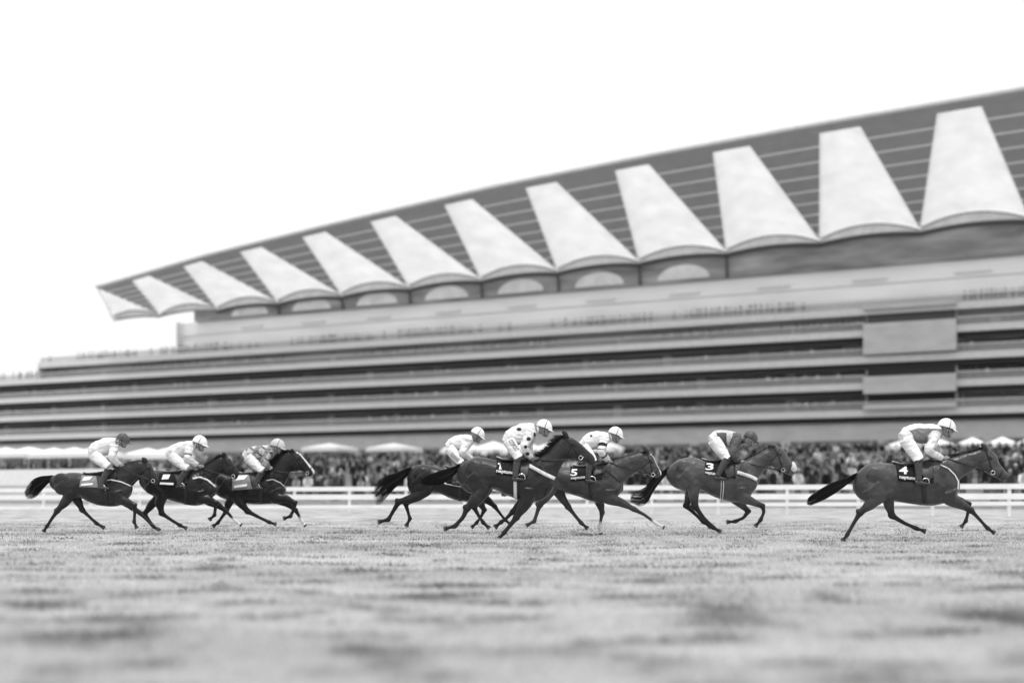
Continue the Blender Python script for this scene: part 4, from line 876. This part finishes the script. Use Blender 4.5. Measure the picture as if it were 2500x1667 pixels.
# trailing three
fa = Fr(0, 1030, 5.174, 22.3)
HD.append((fa, dict(label='last brown racehorse at the far left with dark tail and pale breast strap', coat='darkbay',
 torso=[(638, 705, 805), (680, 678, 850), (760, 665, 885), (860, 643, 935), (950, 640, 950), (1040, 648, 960), (1120, 655, 1000), (1200, 655, 1035), (1300, 650, 1058), (1400, 650, 1066), (1480, 655, 1058), (1560, 690, 1030), (1620, 750, 960), (1660, 800, 880)],
 neck=[((1390, 620), (1480, 950)), ((1470, 575), (1640, 800)), ((1550, 542), (1705, 745)), ((1650, 512), (1765, 695)), ((1750, 490), (1815, 660))],
 head=[((1840, 485), (1785, 665)), ((1895, 525), (1830, 695)), ((1935, 595), (1880, 722)), ((1975, 665), (1925, 760)), ((1998, 710), (1960, 785)), ((2003, 735), (1980, 780))], ear=(1800, 455),
 nf=[(1480, 880, 100), (1510, 975, 74), (1610, 1010, 48), (1700, 1050, 35), (1702, 1150, 25), (1695, 1260, 25), (1722, 1322, 27)],
 ff=[(1500, 880, 95), (1560, 985, 64), (1660, 1065, 44), (1765, 1145, 32), (1850, 1230, 23), (1925, 1305, 23), (1990, 1345, 25)],
 nh=[(790, 770, 135), (890, 880, 92), (820, 1010, 60), (725, 1120, 38), (650, 1225, 26), (590, 1320, 25), (560, 1365, 27)],
 fh=[(820, 780, 120), (930, 900, 74), (990, 1010, 52), (1040, 1110, 37), (1130, 1195, 25), (1220, 1278, 25), (1300, 1325, 27)],
 tail=[(680, 698, 28), (620, 715, 38), (540, 750, 54), (460, 810, 58), (400, 870, 42), (330, 925, 18)], mane=(.07, .05),
 cloth=[(1030, 672), (1290, 680), (1290, 830), (1000, 822)], clothm='silkg', num=('#', [(1065, 692), (1170, 686), (1130, 728), (1035, 742)]), spon=('#', [(1030, 778), (1175, 768), (1170, 792), (1015, 806)]),
 saddle=[(1060, 630, 650, .05), (1120, 640, 665, .13), (1210, 635, 670, .15), (1300, 620, 665, .13), (1380, 610, 650, .08), (1430, 610, 640, .04)], flap=[(1210, 650), (1360, 650), (1350, 790), (1240, 820)],
 girth=[([(1330, 850), (1335, 950), (1340, 1055)], 38)], breast=[([(1290, 745), (1400, 728), (1530, 755), (1655, 808)], 14, 'fascia')], hand=(1540, 560), stir=(1290, 838)),
 dict(label='jockey in white silks and dark helmet on the last horse at the left', torso=[((1115, 345), (1165, 465)), ((1165, 282), (1245, 440)), ((1240, 235), (1300, 425)), ((1320, 210), (1360, 405)), ((1400, 203), (1435, 360)), ((1470, 212), (1495, 300)), ((1510, 228), (1525, 275))],
 hip=(1190, 410, 72), thigh=[(1265, 480, 64), (1335, 535, 52), (1375, 560, 46)], boot=[(1365, 600, 42), (1310, 710, 37), (1275, 810, 32)], foot=(1240, 1370, 852),
 arm=[(1440, 290, 48), (1430, 370, 43), (1415, 445, 40), (1465, 510, 32), (1510, 545, 25)], hand=(1540, 560), head=(1562, 203, 86, 62, 16), cap='capd', mats=['silkw', 'silkl'], pattern=plain)))
fb = Fr(330, 1030, 5.004, 23.5)
HD.append((fb, dict(label='dark racehorse with a white front fetlock in the middle of the trailing three', coat='nearblack', socks=('ff',),
 torso=[(60, 660, 760), (110, 612, 830), (190, 590, 885), (280, 590, 915), (360, 600, 930), (440, 608, 955), (520, 612, 980), (600, 610, 1003), (680, 605, 1017), (760, 605, 1017), (840, 625, 998), (900, 680, 955), (960, 750, 900), (992, 790, 850)],
 neck=[((730, 590), (820, 900)), ((800, 568), (965, 760)), ((870, 525), (985, 690)), ((950, 475), (1020, 650)), ((1030, 428), (1060, 630))],
 head=[((1085, 400), (1060, 625)), ((1150, 440), (1115, 650)), ((1195, 500), (1160, 668)), ((1232, 555), (1190, 685)), ((1262, 600), (1215, 695)), ((1270, 625), (1240, 692))], ear=(1070, 372),
 nf=[(790, 850, 95), (810, 935, 76), (900, 945, 50), (988, 985, 36), (978, 1065, 25), (970, 1135, 25), (920, 1180, 27)],
 ff=[(820, 850, 90), (900, 960, 60), (1010, 1015, 42), (1105, 1080, 31), (1170, 1150, 22), (1235, 1215, 22), (1285, 1248, 25)],
 nh=[(200, 740, 130), (330, 870, 88), (300, 1000, 58), (325, 1115, 37), (435, 1190, 25), (550, 1262, 24), (612, 1288, 26)],
 fh=[(220, 750, 120), (300, 890, 72), (200, 1010, 50), (115, 1120, 35), (170, 1200, 24), (230, 1280, 24), (285, 1315, 26)],
 tail=[(85, 640, 28), (30, 665, 38), (-50, 710, 52), (-120, 770, 50), (-180, 830, 34), (-230, 870, 14)], mane=(.09, .06),
 cloth=[(290, 618), (560, 625), (560, 790), (285, 782)], num=('#', [(345, 640), (430, 640), (405, 695), (320, 700)]), spon=('#', [(305, 735), (470, 742), (465, 768), (298, 760)]),
 saddle=[(330, 590, 610, .05), (390, 600, 625, .13), (480, 598, 632, .15), (580, 590, 625, .13), (670, 575, 615, .08), (720, 575, 605, .04)], flap=[(470, 620), (640, 610), (630, 750), (520, 790)],
 girth=[([(610, 810), (612, 900), (614, 1005)], 38)], breast=[([(700, 690), (790, 672), (880, 705), (985, 790)], 22, 'fascia')], hand=(805, 548), stir=(560, 790)),
 dict(label='jockey in white silks and white cap in the middle of the trailing three', torso=[((372, 365), (425, 455)), ((420, 308), (510, 430)), ((500, 265), (580, 425)), ((580, 245), (640, 410)), ((650, 238), (700, 360)), ((710, 240), (740, 310)), ((745, 250), (755, 290))],
 hip=(440, 405, 66), thigh=[(525, 480, 58), (600, 540, 50), (645, 565, 45)], boot=[(625, 595, 40), (565, 690, 35), (535, 770, 30)], foot=(500, 620, 805),
 arm=[(660, 310, 48), (650, 380, 43), (640, 440, 40), (705, 495, 32), (760, 530, 25)], hand=(805, 548), head=(800, 228, 92, 60, 14), cap='capw', mats=['silkw', 'silkg'], pattern=lambda X, Y, arm, at, near: np.where(arm & (at > .3) & (at < .42), 1, 0))))
fc = Fr(330, 1030, 5.004, 24.6)
HD.append((fc, dict(label='black racehorse with pale face at the head of the trailing three', coat='nearblack', blaze=22, socks=('ff',),
 torso=[(930, 720, 800), (970, 672, 860), (1040, 640, 915), (1120, 625, 945), (1200, 620, 965), (1290, 620, 985), (1380, 620, 998), (1470, 620, 1003), (1560, 620, 1003), (1640, 622, 1000), (1700, 645, 985), (1760, 700, 950), (1810, 765, 900), (1835, 805, 860)],
 neck=[((1570, 605), (1660, 920)), ((1640, 562), (1810, 780)), ((1700, 500), (1850, 725)), ((1765, 430), (1875, 670)), ((1840, 372), (1895, 615))],
 head=[((1910, 350), (1895, 608)), ((1995, 368), (1960, 600)), ((2055, 430), (2010, 592)), ((2105, 492), (2060, 605)), ((2155, 550), (2092, 640)), ((2188, 592), (2120, 660)), ((2192, 620), (2150, 658))], ear=(1905, 335),
 nf=[(1680, 850, 95), (1720, 930, 74), (1840, 935, 46), (1955, 985, 34), (1935, 1070, 25), (1898, 1150, 25), (1830, 1172, 27)],
 ff=[(1700, 850, 90), (1760, 950, 60), (1870, 1000, 42), (1960, 1075, 31), (2005, 1150, 23), (2042, 1220, 23), (2072, 1255, 25)],
 nh=[(1080, 760, 130), (1230, 880, 86), (1290, 990, 58), (1375, 1090, 38), (1510, 1160, 25), (1640, 1222, 24), (1705, 1242, 26)],
 fh=[(1090, 770, 120), (1190, 900, 72), (1140, 1000, 50), (1110, 1090, 35), (1060, 1160, 24), (1010, 1230, 24), (965, 1262, 26)],
 tail=[(955, 690, 26), (900, 705, 34), (830, 735, 46), (760, 780, 44), (700, 820, 16)], mane=(.12, .07),
 cloth=[(1190, 640), (1480, 640), (1480, 815), (1180, 835)], clothm='silkg', num=('#', [(1260, 655), (1380, 648), (1330, 700), (1225, 712)]), spon=('#', [(1210, 775), (1370, 755), (1360, 785), (1205, 805)]),
 saddle=[(1240, 605, 625, .05), (1300, 615, 640, .13), (1390, 612, 645, .15), (1480, 605, 640, .13), (1570, 590, 630, .08), (1620, 590, 620, .04)], flap=[(1390, 635), (1540, 625), (1530, 770), (1430, 800)],
 girth=[([(1530, 820), (1532, 900), (1534, 990)], 38)], breast=[([(1600, 715), (1680, 700), (1770, 740), (1835, 800)], 10, 'wall')], hand=(1690, 595), stir=(1480, 800)),
 dict(label='jockey in grey patterned silks and pale cap at the head of the trailing three', torso=[((1315, 390), (1365, 475)), ((1350, 335), (1440, 450)), ((1430, 302), (1510, 450)), ((1520, 292), (1580, 445)), ((1600, 288), (1650, 400)), ((1660, 290), (1695, 365)), ((1695, 295), (1710, 340))],
 hip=(1380, 425, 64), thigh=[(1450, 500, 57), (1520, 565, 50), (1560, 592, 44)], boot=[(1545, 620, 39), (1495, 715, 34), (1470, 785, 29)], foot=(1440, 1555, 825),
 arm=[(1620, 345, 48), (1600, 410, 43), (1580, 475, 40), (1620, 540, 32), (1660, 580, 25)], hand=(1690, 595), head=(1752, 268, 92, 56, 14), cap='capg', mats=['silkl', 'silkg', 'silkd'], pattern=lambda X, Y, arm, at, near: (np.sin(X*.045+Y*.03) > .2).astype(int)+2*((np.sin(X*.04-Y*.055) > .75)).clip(0, 1)*(np.sin(X*.045+Y*.03) <= .2))))
for fr, hd_, jd in HD:
    horse(fr, hd_); jockey(fr, jd)
# riding whip of the jockey behind horse 1
r = empty('riding_whip', tuple(fd.P(970, 868, -.34)), label='pale riding whip held low beside the near-black horse', cat='whip')
b = MB(); b.tube([fd.P(880, 850, -.34)-r.location, fd.P(960, 866, -.34)-r.location, fd.P(1062, 884, -.32)-r.location], [.006, .008, .012], 8); b.build('shaft', M['silkl'], r, True)
b = MB(); b.tube([fd.P(872, 842, -.34)-r.location, fd.P(905, 858, -.34)-r.location], [.018, .012], 6); b.build('flap', M['fascia'], r, True)
